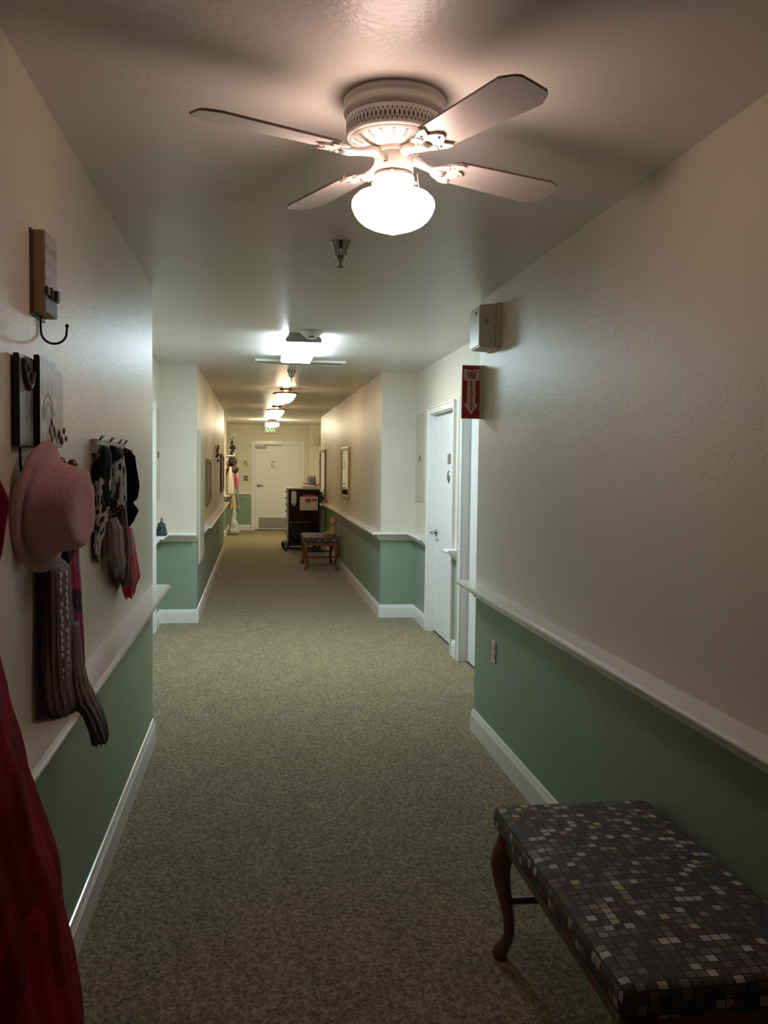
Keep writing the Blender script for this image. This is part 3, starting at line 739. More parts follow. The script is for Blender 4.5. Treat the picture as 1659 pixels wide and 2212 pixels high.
def framed(name, label, cat, x, sgn, y0, y1, z0, z1, fm, gm, dep=.028, fw=.045, glass='mirror_glass'):
    t = thing(name, label, cat, (x, (y0 + y1) / 2, (z0 + z1) / 2), world=True)
    b = NB()
    def bar(ya, yb, za, zb):
        xs = sorted((x, x + sgn * dep)); box(b, xs[0], xs[1], ya, yb, za, zb, .005)
    bar(y0, y0 + fw, z0, z1); bar(y1 - fw, y1, z0, z1); bar(y0 + fw, y1 - fw, z0, z0 + fw); bar(y0 + fw, y1 - fw, z1 - fw, z1)
    obj('frame', b, fm, t)
    b = NB(); xs = sorted((x + sgn * .002, x + sgn * (dep * .55))); box(b, xs[0], xs[1], y0 + fw - .002, y1 - fw + .002, z0 + fw - .002, z1 - fw + .002)
    obj(glass, b, gm, t)
framed('wall_mirror', 'gold-framed mirror on the right wall above the ledge, the nearer of two', 'mirror', XRF, -1, 11.90, 12.95, 1.095, 1.81, M['gold'], M['mirror'])
framed('wall_mirror', 'orange wood-framed mirror on the right wall beside the dark cart', 'mirror', XRF, -1, 16.02, 17.32, .925, 1.85, M['woodframe'], M['mirror'])
framed('wall_picture', 'olive gilt-framed picture on the far left wall, the nearer of two', 'picture', XLF, 1, 10.20, 11.03, 1.08, 1.612, M['greenframe'], M['canvas'], glass='print')
framed('wall_picture', 'dark red-framed picture on the far left wall beyond the dried sprig', 'picture', XLF, 1, 14.25, 15.38, 1.10, 1.72, M['redframe'], M['canvas'], glass='print')
t = thing('dried_flower_sprig', 'dark dried berry sprig hanging on the far left wall between two pictures', 'wall ornament', (XLF, 12.5, 1.68), world=True)
b = NB(); rg = random.Random(3)
tube(b, [(XLF + .01, 12.42, 1.80), (XLF + .02, 12.5, 1.72), (XLF + .035, 12.56, 1.60)], .004, 6); obj('stem', b, M['black'], t)
b = NB()
for i in range(34):
    q = rg.random(); sph(b, (XLF + .018 + rg.random() * .035, 12.42 + q * .16 + rg.uniform(-.03, .03), 1.80 - q * .20 + rg.uniform(-.02, .02)), rg.uniform(.006, .015), 8, 5)
obj('berries', b, M['redframe'], t)
t = thing('wall_outlet', 'olive outlet low on the far left green wall', 'outlet', (XLF, 13.4, .55), world=True)
b = NB(); box(b, XLF, XLF + .006, 13.36, 13.44, .48, .60, .002); obj('cover_plate', b, M['green'], t)
b = NB(); box(b, XLF + .005, XLF + .009, 13.38, 13.42, .50, .58, .001); obj('socket_face', b, M['dark'], t)

# end wall pieces
t = thing('ring_wall_ornament', 'small dark ring ornament with a loop beside the far white door', 'wall ornament', (-.234, YE, 1.58), world=True)
b = NB(); tube(b, [(-.234 + .038 * math.cos(a), YE - .008, 1.57 + .052 * math.sin(a)) for a in [2 * PI * i / 24 for i in range(25)]], .006, 8, cap=False); obj('oval_ring', b, M['bronze'], t)
b = NB(); tube(b, [(-.249, YE - .008, 1.618), (-.234, YE - .008, 1.655), (-.219, YE - .008, 1.618)], .0045, 8); sph(b, (-.234, YE - .006, 1.655), .008, 8, 6); obj('hanging_loop', b, M['bronze'], t)
t = thing('light_switch', 'steel double switch plate on the end wall beside the door', 'light switch', (-.234, YE, 1.235), world=True)
b = NB(); box(b, -.285, -.185, YE - .006, YE, 1.175, 1.290, .002); obj('cover_plate', b, M['bronze'], t)
for xx in (-.256, -.214):
    b = NB(); box(b, xx - .007, xx + .007, YE - .014, YE - .005, 1.215, 1.248, .002); obj('toggle', b, M['paper'], t)
b = NB(); box(b, -.26, -.215, YE - .012, YE, 1.86, 1.90, .004); tag(obj('wall_sensor', b, M['panelgrey']), 'tiny cream wall sensor high above the ring ornament', 'sensor')
t = thing('door_chime', 'cream rounded wall chime on the end wall at the right of the far door', 'door chime', (1.42, 20.9, 2.14), world=True)
b = NB(); box(b, 1.352, 1.488, 20.84, 20.9, 2.03, 2.255, .02); obj('cover', b, M['box'], t)
b = NB(); box(b, 1.360, 1.367, 20.834, 20.842, 2.075, 2.13); box(b, 1.450, 1.457, 20.834, 20.842, 2.075, 2.13); box(b, 1.36, 1.457, 20.834, 20.842, 2.068, 2.078); obj('grille', b, M['slot'], t)
b = NB(); tube(b, [(XRF - .002, 17.36, 1.52), (XRF - .02, 17.36, 1.62), (XRF - .004, 17.36, 1.74)], [.006, .014, .006], 8)
tag(obj('wall_sconce_ornament', b, M['bronze']), 'thin dark ornament on the wall edge behind the wood-framed mirror', 'wall ornament')

# ------------------------------------------------------------------ benches
def make_bench(label):
    W2, L2, T = .258, .50, .485
    t = thing('upholstered_bench', label, 'bench', (0, 0, 0), group='upholstered hallway benches')
    b = NB(); box(b, -W2, W2, -L2, L2, T - .075, T)
    bmesh.ops.bevel(b, geom=b.edges[:], offset=.028, segments=5, profile=.6, affect='EDGES')
    bmesh.ops.subdivide_edges(b, edges=[e for e in b.edges if e.calc_length() > .3], cuts=10, use_grid_fill=True)
    for v in b.verts:
        if v.co.z > T - .004: v.co.z += .012 * (1 - (v.co.x / W2) ** 2) * (1 - (v.co.y / L2) ** 2)
        v.co += Vector(noise.noise_vector(v.co * 9)) * .003
    for f in b.faces: f.smooth = True
    obj('seat', b, M['uph'], t)
    b = NB(); q = .024
    for x0, x1, y0, y1 in ((-W2 + q, W2 - q, -L2 + q, -L2 + q + .022), (-W2 + q, W2 - q, L2 - q - .022, L2 - q), (-W2 + q, -W2 + q + .022, -L2 + q, L2 - q), (W2 - q - .022, W2 - q, -L2 + q, L2 - q)):
        box(b, x0, x1, y0, y1, T - .125, T - .066, .004)
    obj('apron', b, M['wood'], t)
    for sx in (-1, 1):
        for sy in (-1, 1):
            b = NB(); X, Y = sx * (W2 - .042), sy * (L2 - .042)
            prof = [(.000, .415, .030), (.002, .38, .034), (.010, .345, .036), (.017, .310, .034), (.016, .27, .029), (.009, .22, .0235), (.000, .17, .0195), (-.006, .12, .0175), (-.006, .085, .0175), (.002, .055, .020), (.012, .034, .025), (.016, .018, .0255), (.014, .005, .021), (.013, 0, .018)]
            tube(b, [(X + sx * o, Y + sy * o, z) for o, z, r in prof], [r for o, z, r in prof], 14)
            obj('leg', b, M['wood'], t)
    for sy in (-1, 1):
        b = NB(); tube(b, [(-W2 + .05, sy * (L2 - .045), .19), (0, sy * (L2 - .045), .19), (W2 - .05, sy * (L2 - .045), .19)], [.010, .015, .010], 10); obj('stretcher', b, M['darkwood'], t)
    return t
bench = make_bench('upholstered wooden bench with mosaic-pattern seat in the near right foreground')
bench.location = (1.002, 2.150, 0)
copy_tree(bench, (.968, 13.50, 0), 0, 'distant upholstered wooden bench beside the dark cart with a doll sitting on it')

# doll on the far bench
t = thing('baby_doll', 'pink-headed baby doll in yellow slumped on the far bench against the wall', 'doll', (1.16, 13.22, .490), 0)
b = NB(); sph(b, (0, 0, .215), .056, 20, 14, 1, 1, 1.12); sph(b, (-.045, -.03, .205), .010, 8, 6); sph(b, (0, -.05, .205), .010, 8, 6)
tube(b, [(0, 0, .17), (0, 0, .14)], .022, 10); obj('head', b, M['skin'], t)
b = NB(); tube(b, [(.01, .01, .158), (.005, .005, .12), (-.005, 0, .06), (-.01, 0, .008)], [.030, .046, .052, .045], 16)
tube(b, [(-.02, -.02, .035), (-.08, -.02, .055), (-.13, -.025, .032)], [.030, .028, .022], 12)
tube(b, [(-.02, .03, .035), (-.07, .05, .05), (-.11, .06, .03)], [.030, .026, .022], 12)
tube(b, [(.02, -.03, .135), (.045, -.05, .13), (.03, -.065, .145)], [.020, .018, .015], 10)
obj('yellow_suit', b, M['yellow'], t)
b = NB(); sph(b, (-.145, -.025, .030), .024, 12, 8, 1.2, .8, 1); obj('foot', b, M['skin'], t)
b = NB(); sph(b, (-.122, .062, .028), .022, 12, 8, 1.2, .8, 1); obj('foot', b, M['skin'], t)
b = NB(); sph(b, (.026, -.073, .153), .019, 12, 8); obj('hand', b, M['skin'], t)

# ------------------------------------------------------------------ medicine cart
t = thing('medicine_cart', 'dark maroon wheeled medicine cart with pale drawers by the right wall', 'cart', (.88, 16.3, 0), world=True)
cx0, cx1, cy0, cy1 = .592, 1.150, 16.0, 16.62
b = NB(); box(b, cx0, cx1, cy0, cy1, .135, 1.115, .006); obj('cabinet', b, M['maroon'], t)
b = NB(); box(b, cx0 - .040, cx1 + .012, cy0 - .012, cy1 + .012, 1.1155, 1.140, .006); obj('top_board', b, M['drawer'], t)
b = NB(); box(b, cx0 - .01, cx1 + .012, cy0 - .012, cy1 + .012, .098, .134, .004); obj('base_tray', b, M['rubber'], t)
for z0, z1 in ((.16, .35), (.36, .55), (.56, .745), (.755, .87), (.88, .985), (.995, 1.10)):
    b = NB(); box(b, cx0 - .024, cx0 - .001, cy0 + .015, cy1 - .015, z0, z1, .004); d = obj('drawer', b, M['drawer'], t)
    b = NB(); zz = z1 - .035; tube(b, [(cx0 - .022, cy0 + .12, zz), (cx0 - .048, cy0 + .13, zz), (cx0 - .048, cy1 - .13, zz), (cx0 - .022, cy1 - .12, zz)], .007, 8); obj('drawer_pull', b, M['black'], d)
b = NB(); box(b, cx0 - .02, cx1 - .01, cy0 + .03, cy0 + .075, .035, .065, .004); box(b, cx0 - .02, cx1 - .01, cy1 - .075, cy1 - .03, .035, .065, .004); box(b, .85, .89, cy0 + .03, cy1 - .03, .036, .0985, .004); obj('base_frame', b, M['rubber'], t)
for wx in (cx0 - .045, cx1 - .03):
    for wy in (cy0 + .06, cy1 - .06):
        b = NB(); tube(b, [(wx, wy - .022, .070), (wx, wy + .022, .070)], .070, 24)
        w_ = obj('caster_wheel', b, M['rubber'], t)
        b = NB(); box(b, wx - .018, wx + .018, wy - .03, wy - .024, .055, .142); box(b, wx - .018, wx + .018, wy + .024, wy + .03, .055, .142); box(b, wx - .03, wx + .03, wy - .022, wy + .022, .1405, .148); obj('caster_fork', b, M['grey'], w_)
b = NB(); tube(b, [(cx0 - .06, cy0 + .05, .11), (cx0 - .075, cy0 + .02, .165)], .013, 8); box(b, cx0 - .06, cx0 - .005, cy0 + .03, cy0 + .07, .10, .13, .004); obj('brake_pedal', b, M['steel'], t)
t2 = thing('file_pocket', 'cream file pocket with red folder on the side of the cart', 'file holder', (.96, 15.99, .85), world=True)
b = NB(); box(b, .790, 1.118, 15.962, 15.999, .735, .985, .012); obj('pocket', b, M['paper'], t2)
b = NB(); box(b, .845, 1.075, 15.975, 15.99, .95, 1.025, .002); obj('red_folder', b, M['red'], t2)
b = NB(); box(b, .895, 1.00, 15.9595, 15.9625, .885, .955); obj('brown_label', b, M['bronze'], t2)
b = NB(); box(b, 1.015, 1.10, 15.9595, 15.9625, .90, .955); obj('red_label', b, M['red'], t2)
t2 = thing('paper_dispenser', 'white narrow dispenser hung on the cart side left of the file pocket', 'dispenser', (.68, 15.98, .95), world=True)
b = NB(); box(b, .636, .728, 15.955, 15.999, .860, 1.085, .006); obj('dispenser_body', b, M['whitep'], t2)
b = NB(); box(b, .650, .715, 15.962, 15.992, .815, .861, .004); obj('dispenser_nozzle', b, M['grey'], t2)
b = NB()
drape(b, [(.55, .60, 1.06, 15.80, 15.985), (.52, .575, 1.08, 15.78, 15.985), (.45, .62, 1.04, 15.80, 15.98), (.25, .66, 1.00, 15.82, 15.97), (.20, .70, .96, 15.84, 15.96)], 9, .10, 60, 24, 5)
tag(obj('waste_bag', b, M['bag']), 'black plastic waste bag hanging on the lower side of the cart', 'bag')
# tray and monitor on top
t2 = thing('cart_tray', 'white shallow tray lying on top of the cart', 'tray', (.99, 16.3, 1.14), world=True)
b = NB(); box(b, .84, 1.14, 16.12, 16.50, 1.1405, 1.175, .006); obj('tray_body', b, M['whitep'], t2)
t2 = thing('tabletop_device', 'small grey and white desk device with round front tilted on the cart top', 'device', (1.0, 16.3, 1.176), world=True)
Rm = Matrix.Translation((1.005, 16.30, 1.275)) @ Matrix.Rotation(.45, 4, 'Z') @ Matrix.Rotation(-.18, 4, 'X')
b = NB(); vs = box(b, -.075, .075, -.05, .06, -.075, .085)
for v in vs:
    if v.co.y > 0: v.co.x *= .8; v.co.z *= .9
bmesh.ops.bevel(b, geom=b.edges[:], offset=.02, segments=3, affect='EDGES'); b.transform(Rm); obj('body', b, M['whitep'], t2)
b = NB(); tube(b, [(0, -.049, -.01), (0, -.056, -.01)], .046, 28); b.transform(Rm); obj('round_grille', b, M['grey'], t2)
b = NB(); box(b, .076, .086, -.04, .08, -.07, .08, .004); b.transform(Rm); obj('side_panel', b, M['black'], t2)
b = NB(); tube(b, [(.86, 16.22, 1.225), (1.04, 16.19, 1.20), (1.10, 16.22, 1.225)], .009, 8); tube(b, [(1.06, 16.28, 1.24), (1.07, 16.28, 1.1875), (1.13, 16.28, 1.1875), (1.155, 16.28, 1.20)], .011, 8); obj('stand', b, M['black'], t2)
b = NB(); tube(b, [(1.09, 16.30, 1.32), (1.13, 16.30, 1.30), (1.145, 16.30, 1.22), (1.15, 16.30, 1.19)], .004, 6); obj('cable', b, M['grey'], t2)

t = thing('glass_jar', 'clear glass jar with dark contents and wire handle on the right ledge', 'jar', (1.205, 16.45, .881))
b = NB(); lathe(b, [(0, 0), (.040, 0), (.043, .01), (.043, .13), (.034, .150), (.034, .158), (0, .158)], seg=24); obj('jar_body', b, M['glass'], t)
b = NB(); lathe(b, [(0, .158), (.037, .158), (.037, .182), (0, .184)], seg=24); obj('jar_lid', b, M['woodframe'], t)
b = NB(); tube(b, [(-.036, 0, .17), (-.040, 0, .22), (0, 0, .255), (.040, 0, .22), (.036, 0, .17)], .0035, 8); obj('wire_handle', b, M['steel'], t)
b = NB(); prism(b, [(1.175, .0), (1.262, .0), (1.262, .795), (1.175, .795)], 1, 16.70, 16.72)
tag(obj('white_side_panel', b, M['whitep']), 'narrow pale grey panel standing between the cart and right wall', 'panel')

# ------------------------------------------------------------------ dress-up display at the far left
XW = -.645
t = thing('wall_hat_shelf', 'small white bracket shelf on the far left wall above the hats', 'shelf', (XW, 20.0, 1.74), world=True)
b = NB(); box(b, XW, -.462, 19.70, 20.30, 1.735, 1.760, .004); obj('shelf_board', b, M['trim'], t)
for yy in (19.76, 20.22):
    b = NB(); prism(b, [(XW, 1.734), (-.49, 1.734), (-.51, 1.69), (-.56, 1.64), (-.60, 1.56), (XW, 1.50)], 1, yy, yy + .02); obj('shelf_bracket', b, M['trim'], t)
b = NB(); box(b, XW, XW + .018, 19.70, 20.30, 1.46, 1.54, .003); obj('peg_rail', b, M['trim'], t)
for yy in (19.80, 19.93, 20.06, 20.19):
    b = NB(); tube(b, [(XW + .016, yy, 1.50), (XW + .07, yy, 1.50), (XW + .085, yy, 1.53)], .008, 8); obj('peg', b, M['trim'], t)
t = thing('flower_arrangement', 'tall dark arrangement topped with cream flowers on the hat shelf', 'flower arrangement', (-.52, 20.0, 1.76), world=True)
b = NB(); lathe(b, [(0, 1.7605), (.035, 1.761), (.05, 1.80), (.035, 1.85), (.02, 1.88), (0, 1.88)], (-.52, 20, 0), 16); obj('vase', b, M['black'], t)
b = NB(); rg = random.Random(5)
for i in range(26):
    sph(b, (-.515 + rg.uniform(-.05, .06), 20 + rg.uniform(-.06, .06), 1.90 + rg.random() * .07), rg.uniform(.012, .024), 8, 5)
for i in range(30):
    h = rg.random(); sph(b, (-.535 + rg.uniform(-.03, .03), 20 + rg.uniform(-.04, .04), 1.96 + h * .18), rg.uniform(.008, .016), 8, 5)
obj('dark_leaves', b, M['leafy'], t)
b = NB()
tube(b, [(-.53, 20, 1.88), (-.535, 20, 2.0), (-.52, 20, 2.15), (-.50, 20, 2.20)], .006, 6); obj('stem', b, M['straw'], t)
b = NB()
for i in range(16):
    a = rg.random() * PI; sph(b, (-.505 + .045 * math.cos(a), 20 + rg.uniform(-.03, .03), 2.175 + .045 * math.sin(a)), rg.uniform(.012, .02), 8, 5)
for i in range(10): sph(b, (-.545 + rg.uniform(-.015, .02), 20.02, 2.0 + rg.random() * .12), .014, 8, 5)
obj('cream_blossoms', b, M['flower'], t)
b = NB(); sph(b, (-.478, 19.86, 1.788), .027, 12, 8); tag(obj('white_ornament', b, M['whitep']), 'small white ball ornament on the front edge of the hat shelf', 'ornament')
def hat(name, label, c, R, rb, rc, hc, m, band=None, tilt=None):
    t = thing(name, label, 'hat', c)
    A = tilt
    b = NB(); lathe(b, [(rc * .9, .004), (rc, 0), (rb * .8, -.006), (rb, -.002), (rb * 1.01, .004), (rb * .98, .010), (rb * .8, .004), (rc * 1.05, .012), (rc, .020), (rc * .97, .06 * hc / .1), (rc * .86, hc * .92), (rc * .6, hc * 1.03), (0, hc * .97)], seg=48, mat=A)
    obj('hat_body', b, m, t)
    if band:
        b = NB(); lathe(b, [(rc * 1.03, .012), (rc * 1.05, .018), (rc * 1.03, .040), (rc * 1.0, .042)], seg=48, mat=A); obj('hat_band', b, band, t)
    return t
RX = lambda yaw, pit: Matrix.Rotation(yaw, 3, 'Z') @ Matrix.Rotation(PI / 2 + pit, 3, 'Y')
hat('brown_felt_hat', 'dark brown felt hat hanging below the far white shelf', (-.53, 19.80, 1.62), 0, .12, .088, .10, M['brownhat'], M['black'], RX(-.6, .1))
hat('straw_sun_hat', 'tan wide straw hat behind the dark brown hat at the far left', (-.49, 20.15, 1.64), 0, .15, .09, .08, M['straw'], None, RX(-.2, .15))
hat('drooping_brown_hat', 'dark brown hat drooping lowest under the other hats at the far left', (-.475, 19.97, 1.45), 0, .09, .072, .085, M['brownhat'], M['straw'], RX(-.5, .5))
def garment(name, label, cat, m, rows, folds, amp, seed, n=34, hem=.02, seg=48):
    b = NB(); drape(b, rows, folds, amp, seg, n, seed, hem); return tag(obj(name, b, m), label, cat)
garment('red_shawl', 'dark red shawl hanging at the wall behind the white blouse', 'shawl', M['redsilk'], [(1.56, XW, -.58, 19.72, 19.90), (1.40, XW, -.57, 19.70, 19.92), (1.28, XW, -.59, 19.72, 19.90)], 5, .15, 1)
garment('white_blouse', 'cream white blouse hanging on the far left wall', 'blouse', M['whitecloth'], [(1.51, -.575, -.535, 19.60, 19.68), (1.46, -.59, -.52, 19.58, 19.70), (1.30, -.63, -.50, 19.55, 19.70), (1.00, -.635, -.475, 19.55, 19.70), (.90, -.62, -.47, 19.56, 19.70)], 6, .16, 2)
garment('hot_pink_scarf', 'bright pink scarf hanging beside the white blouse', 'scarf', M['hotpink'], [(1.36, -.47, -.43, 19.96, 20.05), (1.20, -.475, -.405, 19.95, 20.06), (1.02, -.46, -.415, 19.96, 20.05)], 4, .15, 3)
garment('yellow_scarf', 'pale yellow scarf under the drooping brown hat', 'scarf', M['flower'], [(1.44, -.46, -.40, 20.08, 20.16), (1.30, -.45, -.39, 20.08, 20.16), (1.24, -.43, -.40, 20.09, 20.14)], 4, .15, 4)
garment('striped_scarf', 'long black and white striped scarf hanging at the far left', 'scarf', M['bwstripe'], [(1.20, -.43, -.385, 20.07, 20.15), (.90, -.435, -.38, 20.07, 20.15), (.52, -.41, -.35, 20.07, 20.16)], 4, .12, 5)
garment('grey_cardigan', 'pale grey cloth bundle hanging under the white blouse', 'cardigan', M['greyscarf'], [(1.02, -.56, -.47, 19.74, 19.86), (.92, -.555, -.455, 19.73, 19.87), (.82, -.53, -.47, 19.75, 19.85)], 5, .14, 6)
garment('beige_skirt', 'beige hanging skirt between the white blouse and the lace dress', 'skirt', M['beige'], [(.88, -.545, -.46, 19.72, 19.84), (.70, -.56, -.435, 19.70, 19.86), (.58, -.575, -.42, 19.69, 19.88)], 6, .15, 7)
garment('lace_dress', 'pale lace dress flaring out just above the carpet at the far left', 'dress', M['lace'], [(.585, -.52, -.445, 19.70, 19.82), (.42, -.53, -.415, 19.68, 19.84), (.36, -.55, -.425, 19.66, 19.84), (.22, -.575, -.38, 19.60, 19.88), (.06, -.61, -.345, 19.56, 19.92)], 9, .14, 8)

# ------------------------------------------------------------------ near left wall
# hook block high on the wall
t = thing('spotted_wall_hook', 'tan block wall hook with spotted front and black iron J hook', 'wall hook', (XL, 2.37, 2.0), world=True)
b = NB(); box(b, XL, XL + .004, 2.325, 2.475, 1.915, 2.128, .001); obj('back_plate', b, M['brownblock'], t)
b = NB(); box(b, XL + .004, XL + .034, 2.335, 2.470, 1.924, 2.126, .002); obj('wood_block', b, M['creamboard'], t)
b = NB(); box(b, XL + .0335, XL + .0355, 2.337, 2.468, 1.985, 2.124); obj('spotted_front', b, M['p_spots'], t)
b = NB(); box(b, XL + .0335, XL + .0355, 2.337, 2.468, 1.926, 1.970); obj('blue_front', b, M['bluepaint'], t)
b = NB(); box(b, XL + .033, XL + .042, 2.335, 2.470, 1.967, 1.987, .001); box(b, XL + .041, XL + .052, 2.40, 2.43, 1.966, 1.988, .002)
box(b, XL + .033, XL + .0445, 2.37, 2.39, 1.963, 1.990, .001); obj('brown_ledge', b, M['brownblock'], t)
b = NB(); tube(b, [(XL + .004, 2.42, 1.95), (XL + .004, 2.42, 1.905), (XL + .004, 2.422, 1.885)] + [(XL + .036 - .032 * math.cos(a), 2.425, 1.885 - .030 * math.sin(a)) for a in [PI * i / 12 for i in range(1, 12)]] + [(XL + .069, 2.425, 1.898)], .0030, 10)
sph(b, (XL + .069, 2.425, 1.902), .0052, 12, 8); obj('iron_hook', b, M['black'], t)

# plaque coat rack
t = thing('plaque_coat_rack', 'wall coat rack of three patterned plaques with dark edges', 'coat rack', (XL, 2.38, 1.7), world=True)
def plq(y0, y1, xo, z0, z1, m):
    b = NB(); box(b, XL + (xo - .013), XL + xo, y0, y1, z0, z1, .001); p = obj('plaque', b, M['plaqueback'], t)
    b = NB(); box(b, XL + xo - .0005, XL + xo + .0012, y0 + .003, y1 - .003, z0 + .004, z1 - .004); q = obj('printed_face', b, m, p)
    return p
plq(2.145, 2.335, .018, 1.580, 1.797, M['p_arg'])
pb = plq(2.270, 2.450, .034, 1.583, 1.808, M['p_dots'])
plq(2.440, 2.600, .020, 1.586, 1.800, M['p_str'])
b = NB()
for r0, r1 in ((.034, .041), (.052, .060)):
    pts = [(r0, 0)]
    for i in range(13):
        a = PI * i / 12; pts.append
    A = [b.verts.new((XL + .0356, 2.36 + r0 * math.cos(PI * i / 16), 1.655 + r0 * 1.1 * math.sin(PI * i / 16))) for i in range(17)]
    B = [b.verts.new((XL + .0356, 2.36 + r1 * math.cos(PI * i / 16), 1.655 + r1 * 1.1 * math.sin(PI * i / 16))) for i in range(17)]
    for i in range(16): b.faces.new((A[i], A[i + 1], B[i + 1], B[i]))
obj('arch_print', b, M['slot'], pb)
b = NB(); rg = random.Random(2)
tube(b, [(XL + .022, 2.17, 1.775), (XL + .024, 2.18, 1.745), (XL + .026, 2.21, 1.72), (XL + .024, 2.24, 1.735), (XL + .026, 2.25, 1.76)], .007, 8)
sph(b, (XL + .022, 2.175, 1.78), .009, 8, 6); sph(b, (XL + .024, 2.20, 1.768), .010, 8, 6)
obj('scroll_ornament', b, M['brownblock'], t)
b = NB()
for (yy, zz, r) in ((2.40, 1.645, .020), (2.38, 1.628, .018), (2.43, 1.625, .020), (2.40, 1.605, .020), (2.455, 1.61, .014), (2.50, 1.62, .013), (2.56, 1.632, .010), (2.53, 1.606, .014), (2.585, 1.612, .009)):
    sph(b, (XL + .032, yy, zz), r, 12, 8, .35, 1, 1)
obj('leaf_ornament', b, M['brownblock'], t)
b = NB()
for yy in (2.20, 2.55): tube(b, [(XL + .006, yy, 1.60), (XL + .006, yy, 1.54), (XL + .012, yy, 1.50)], .0035, 8)
obj('hook_rod', b, M['black'], t)
for (yy, xo, zz) in ((2.46, .044, 1.545), (2.50, .066, 1.540)):
    b = NB(); tube(b, [(XL + .008, yy, 1.49), (XL + .035, yy, 1.485), (XL + xo, yy, 1.505), (XL + xo, yy, zz)], .0032, 8); hk = obj('double_hook', b, M['black'], t)
    b = NB(); sph(b, (XL + xo, yy, zz), .0145, 16, 12); obj('hook_knob', b, M['bronze'], hk)

# pink hat on that rack
t = thing('pink_fuzzy_hat', 'pink fuzzy brimmed hat hanging from the plaque coat rack', 'hat', (-.516, 2.268, 1.436))
A = Matrix.Rotation(-.16, 3, 'Z') @ Matrix.Rotation(PI / 2 + .05, 3, 'Y')
b = NB()
RB, RC = .160, .108
def hatpt(r, h, a):
    # brim dips and waves, crown leans down
    w = .010 * math.sin(2 * a + .6) * (r / RB) ** 2
    p = Vector((r * math.cos(a) * 1.02, r * math.sin(a) * .95, h * (.70 if h > .02 else 1) + w)); return A @ p
prof = [(RC * .95, -.012), (RB * .8, -.018), (RB * .97, -.014), (RB, -.004), (RB * .97, .006), (RB * .8, .004), (RC * 1.22, .012), (RC * 1.10, .026), (RC * 1.03, .05), (RC * .94, .10), (RC * .88, .128), (RC * .83, .140), (RC * .72, .146), (RC * .5, .143), (RC * .25, .135), (0, .131)]
rings = []
seg = 64
for r, h in prof:
    if r == 0: rings.append([b.verts.new(hatpt(0, h, 0))])
    else: rings.append([b.verts.new(hatpt(r, h, 2 * PI * k / seg)) for k in range(seg)])
for a_, c_ in zip(rings, rings[1:]):
    for k in range(seg):
        f = b.faces.new((a_[k], a_[(k + 1) % seg], c_[(k + 1) % seg], c_[k]) if len(c_) > 1 else (a_[k], a_[(k + 1) % seg], c_[0])); f.smooth = True
b.faces.new(rings[0][::-1])
bmesh.ops.recalc_face_normals(b, faces=b.faces)
for v in b.verts: v.co += v.normal * noise.noise(v.co * 30) * .004
obj('hat_body', b, M['pinkhat'], t)

# fringed taupe scarf with sequins under the hat, trailing over the ledge
sc = garment('taupe_sequin_scarf', 'long taupe crinkled scarf with sequins trailing over the white ledge', 'scarf', M['knit'],
    [(1.49, -.556, -.538, 2.40, 2.50), (1.29, -.556, -.536, 2.36, 2.54), (1.262, -.556, -.494, 2.33, 2.54), (1.05, -.557, -.490, 2.32, 2.56), (.96, -.557, -.484, 2.32, 2.58), (.905, -.556, -.476, 2.33, 2.60), (.886, -.553, -.470, 2.35, 2.58)], 17, .05, 11, 50, .003, 140)
b = NB(); drape(b, [(1.10, -.510, -.486, 2.48, 2.57), (1.00, -.506, -.476, 2.46, 2.58), (.94, -.500, -.462, 2.44, 2.58), (.895, -.494, -.440, 2.42, 2.58), (.875, -.470, -.428, 2.42, 2.57), (.84, -.458, -.412, 2.42, 2.56), (.80, -.448, -.402, 2.43, 2.55), (.782, -.446, -.400, 2.44, 2.54)], 11, .10, 96, 34, 12, .012)
obj('scarf_tail', b, M['knit'], sc)
rg = random.Random(9)
for i in range(40):
    z = 1.25 - (i // 2) * .019; yy = 2.372 + .040 * (i % 2) + rg.uniform(-.005, .005)
    if i % 9 == 6: continue
    b = NB(); sph(b, (-.4945 + (1.25 - z) * .010 - abs(yy - 2.41) * .16, yy, z), .0085, 10, 6, .6, .9, 1.15); obj('sequin', b, M['whitep'], sc)
b = NB(); box(b, -.496, -.490, 2.355, 2.40, .905, .917); obj('fabric_label', b, M['black'], sc)
garment('purple_scarf', 'purple and magenta scarf hanging beside the taupe scarf', 'scarf', M['purple'],
    [(1.46, -.55, -.512, 2.60, 2.68), (1.30, -.553, -.505, 2.58, 2.70), (1.15, -.553, -.500, 2.58, 2.72), (1.02, -.552, -.496, 2.60, 2.72), (.955, -.545, -.497, 2.64, 2.72)], 5, .16, 13, 40, .012)

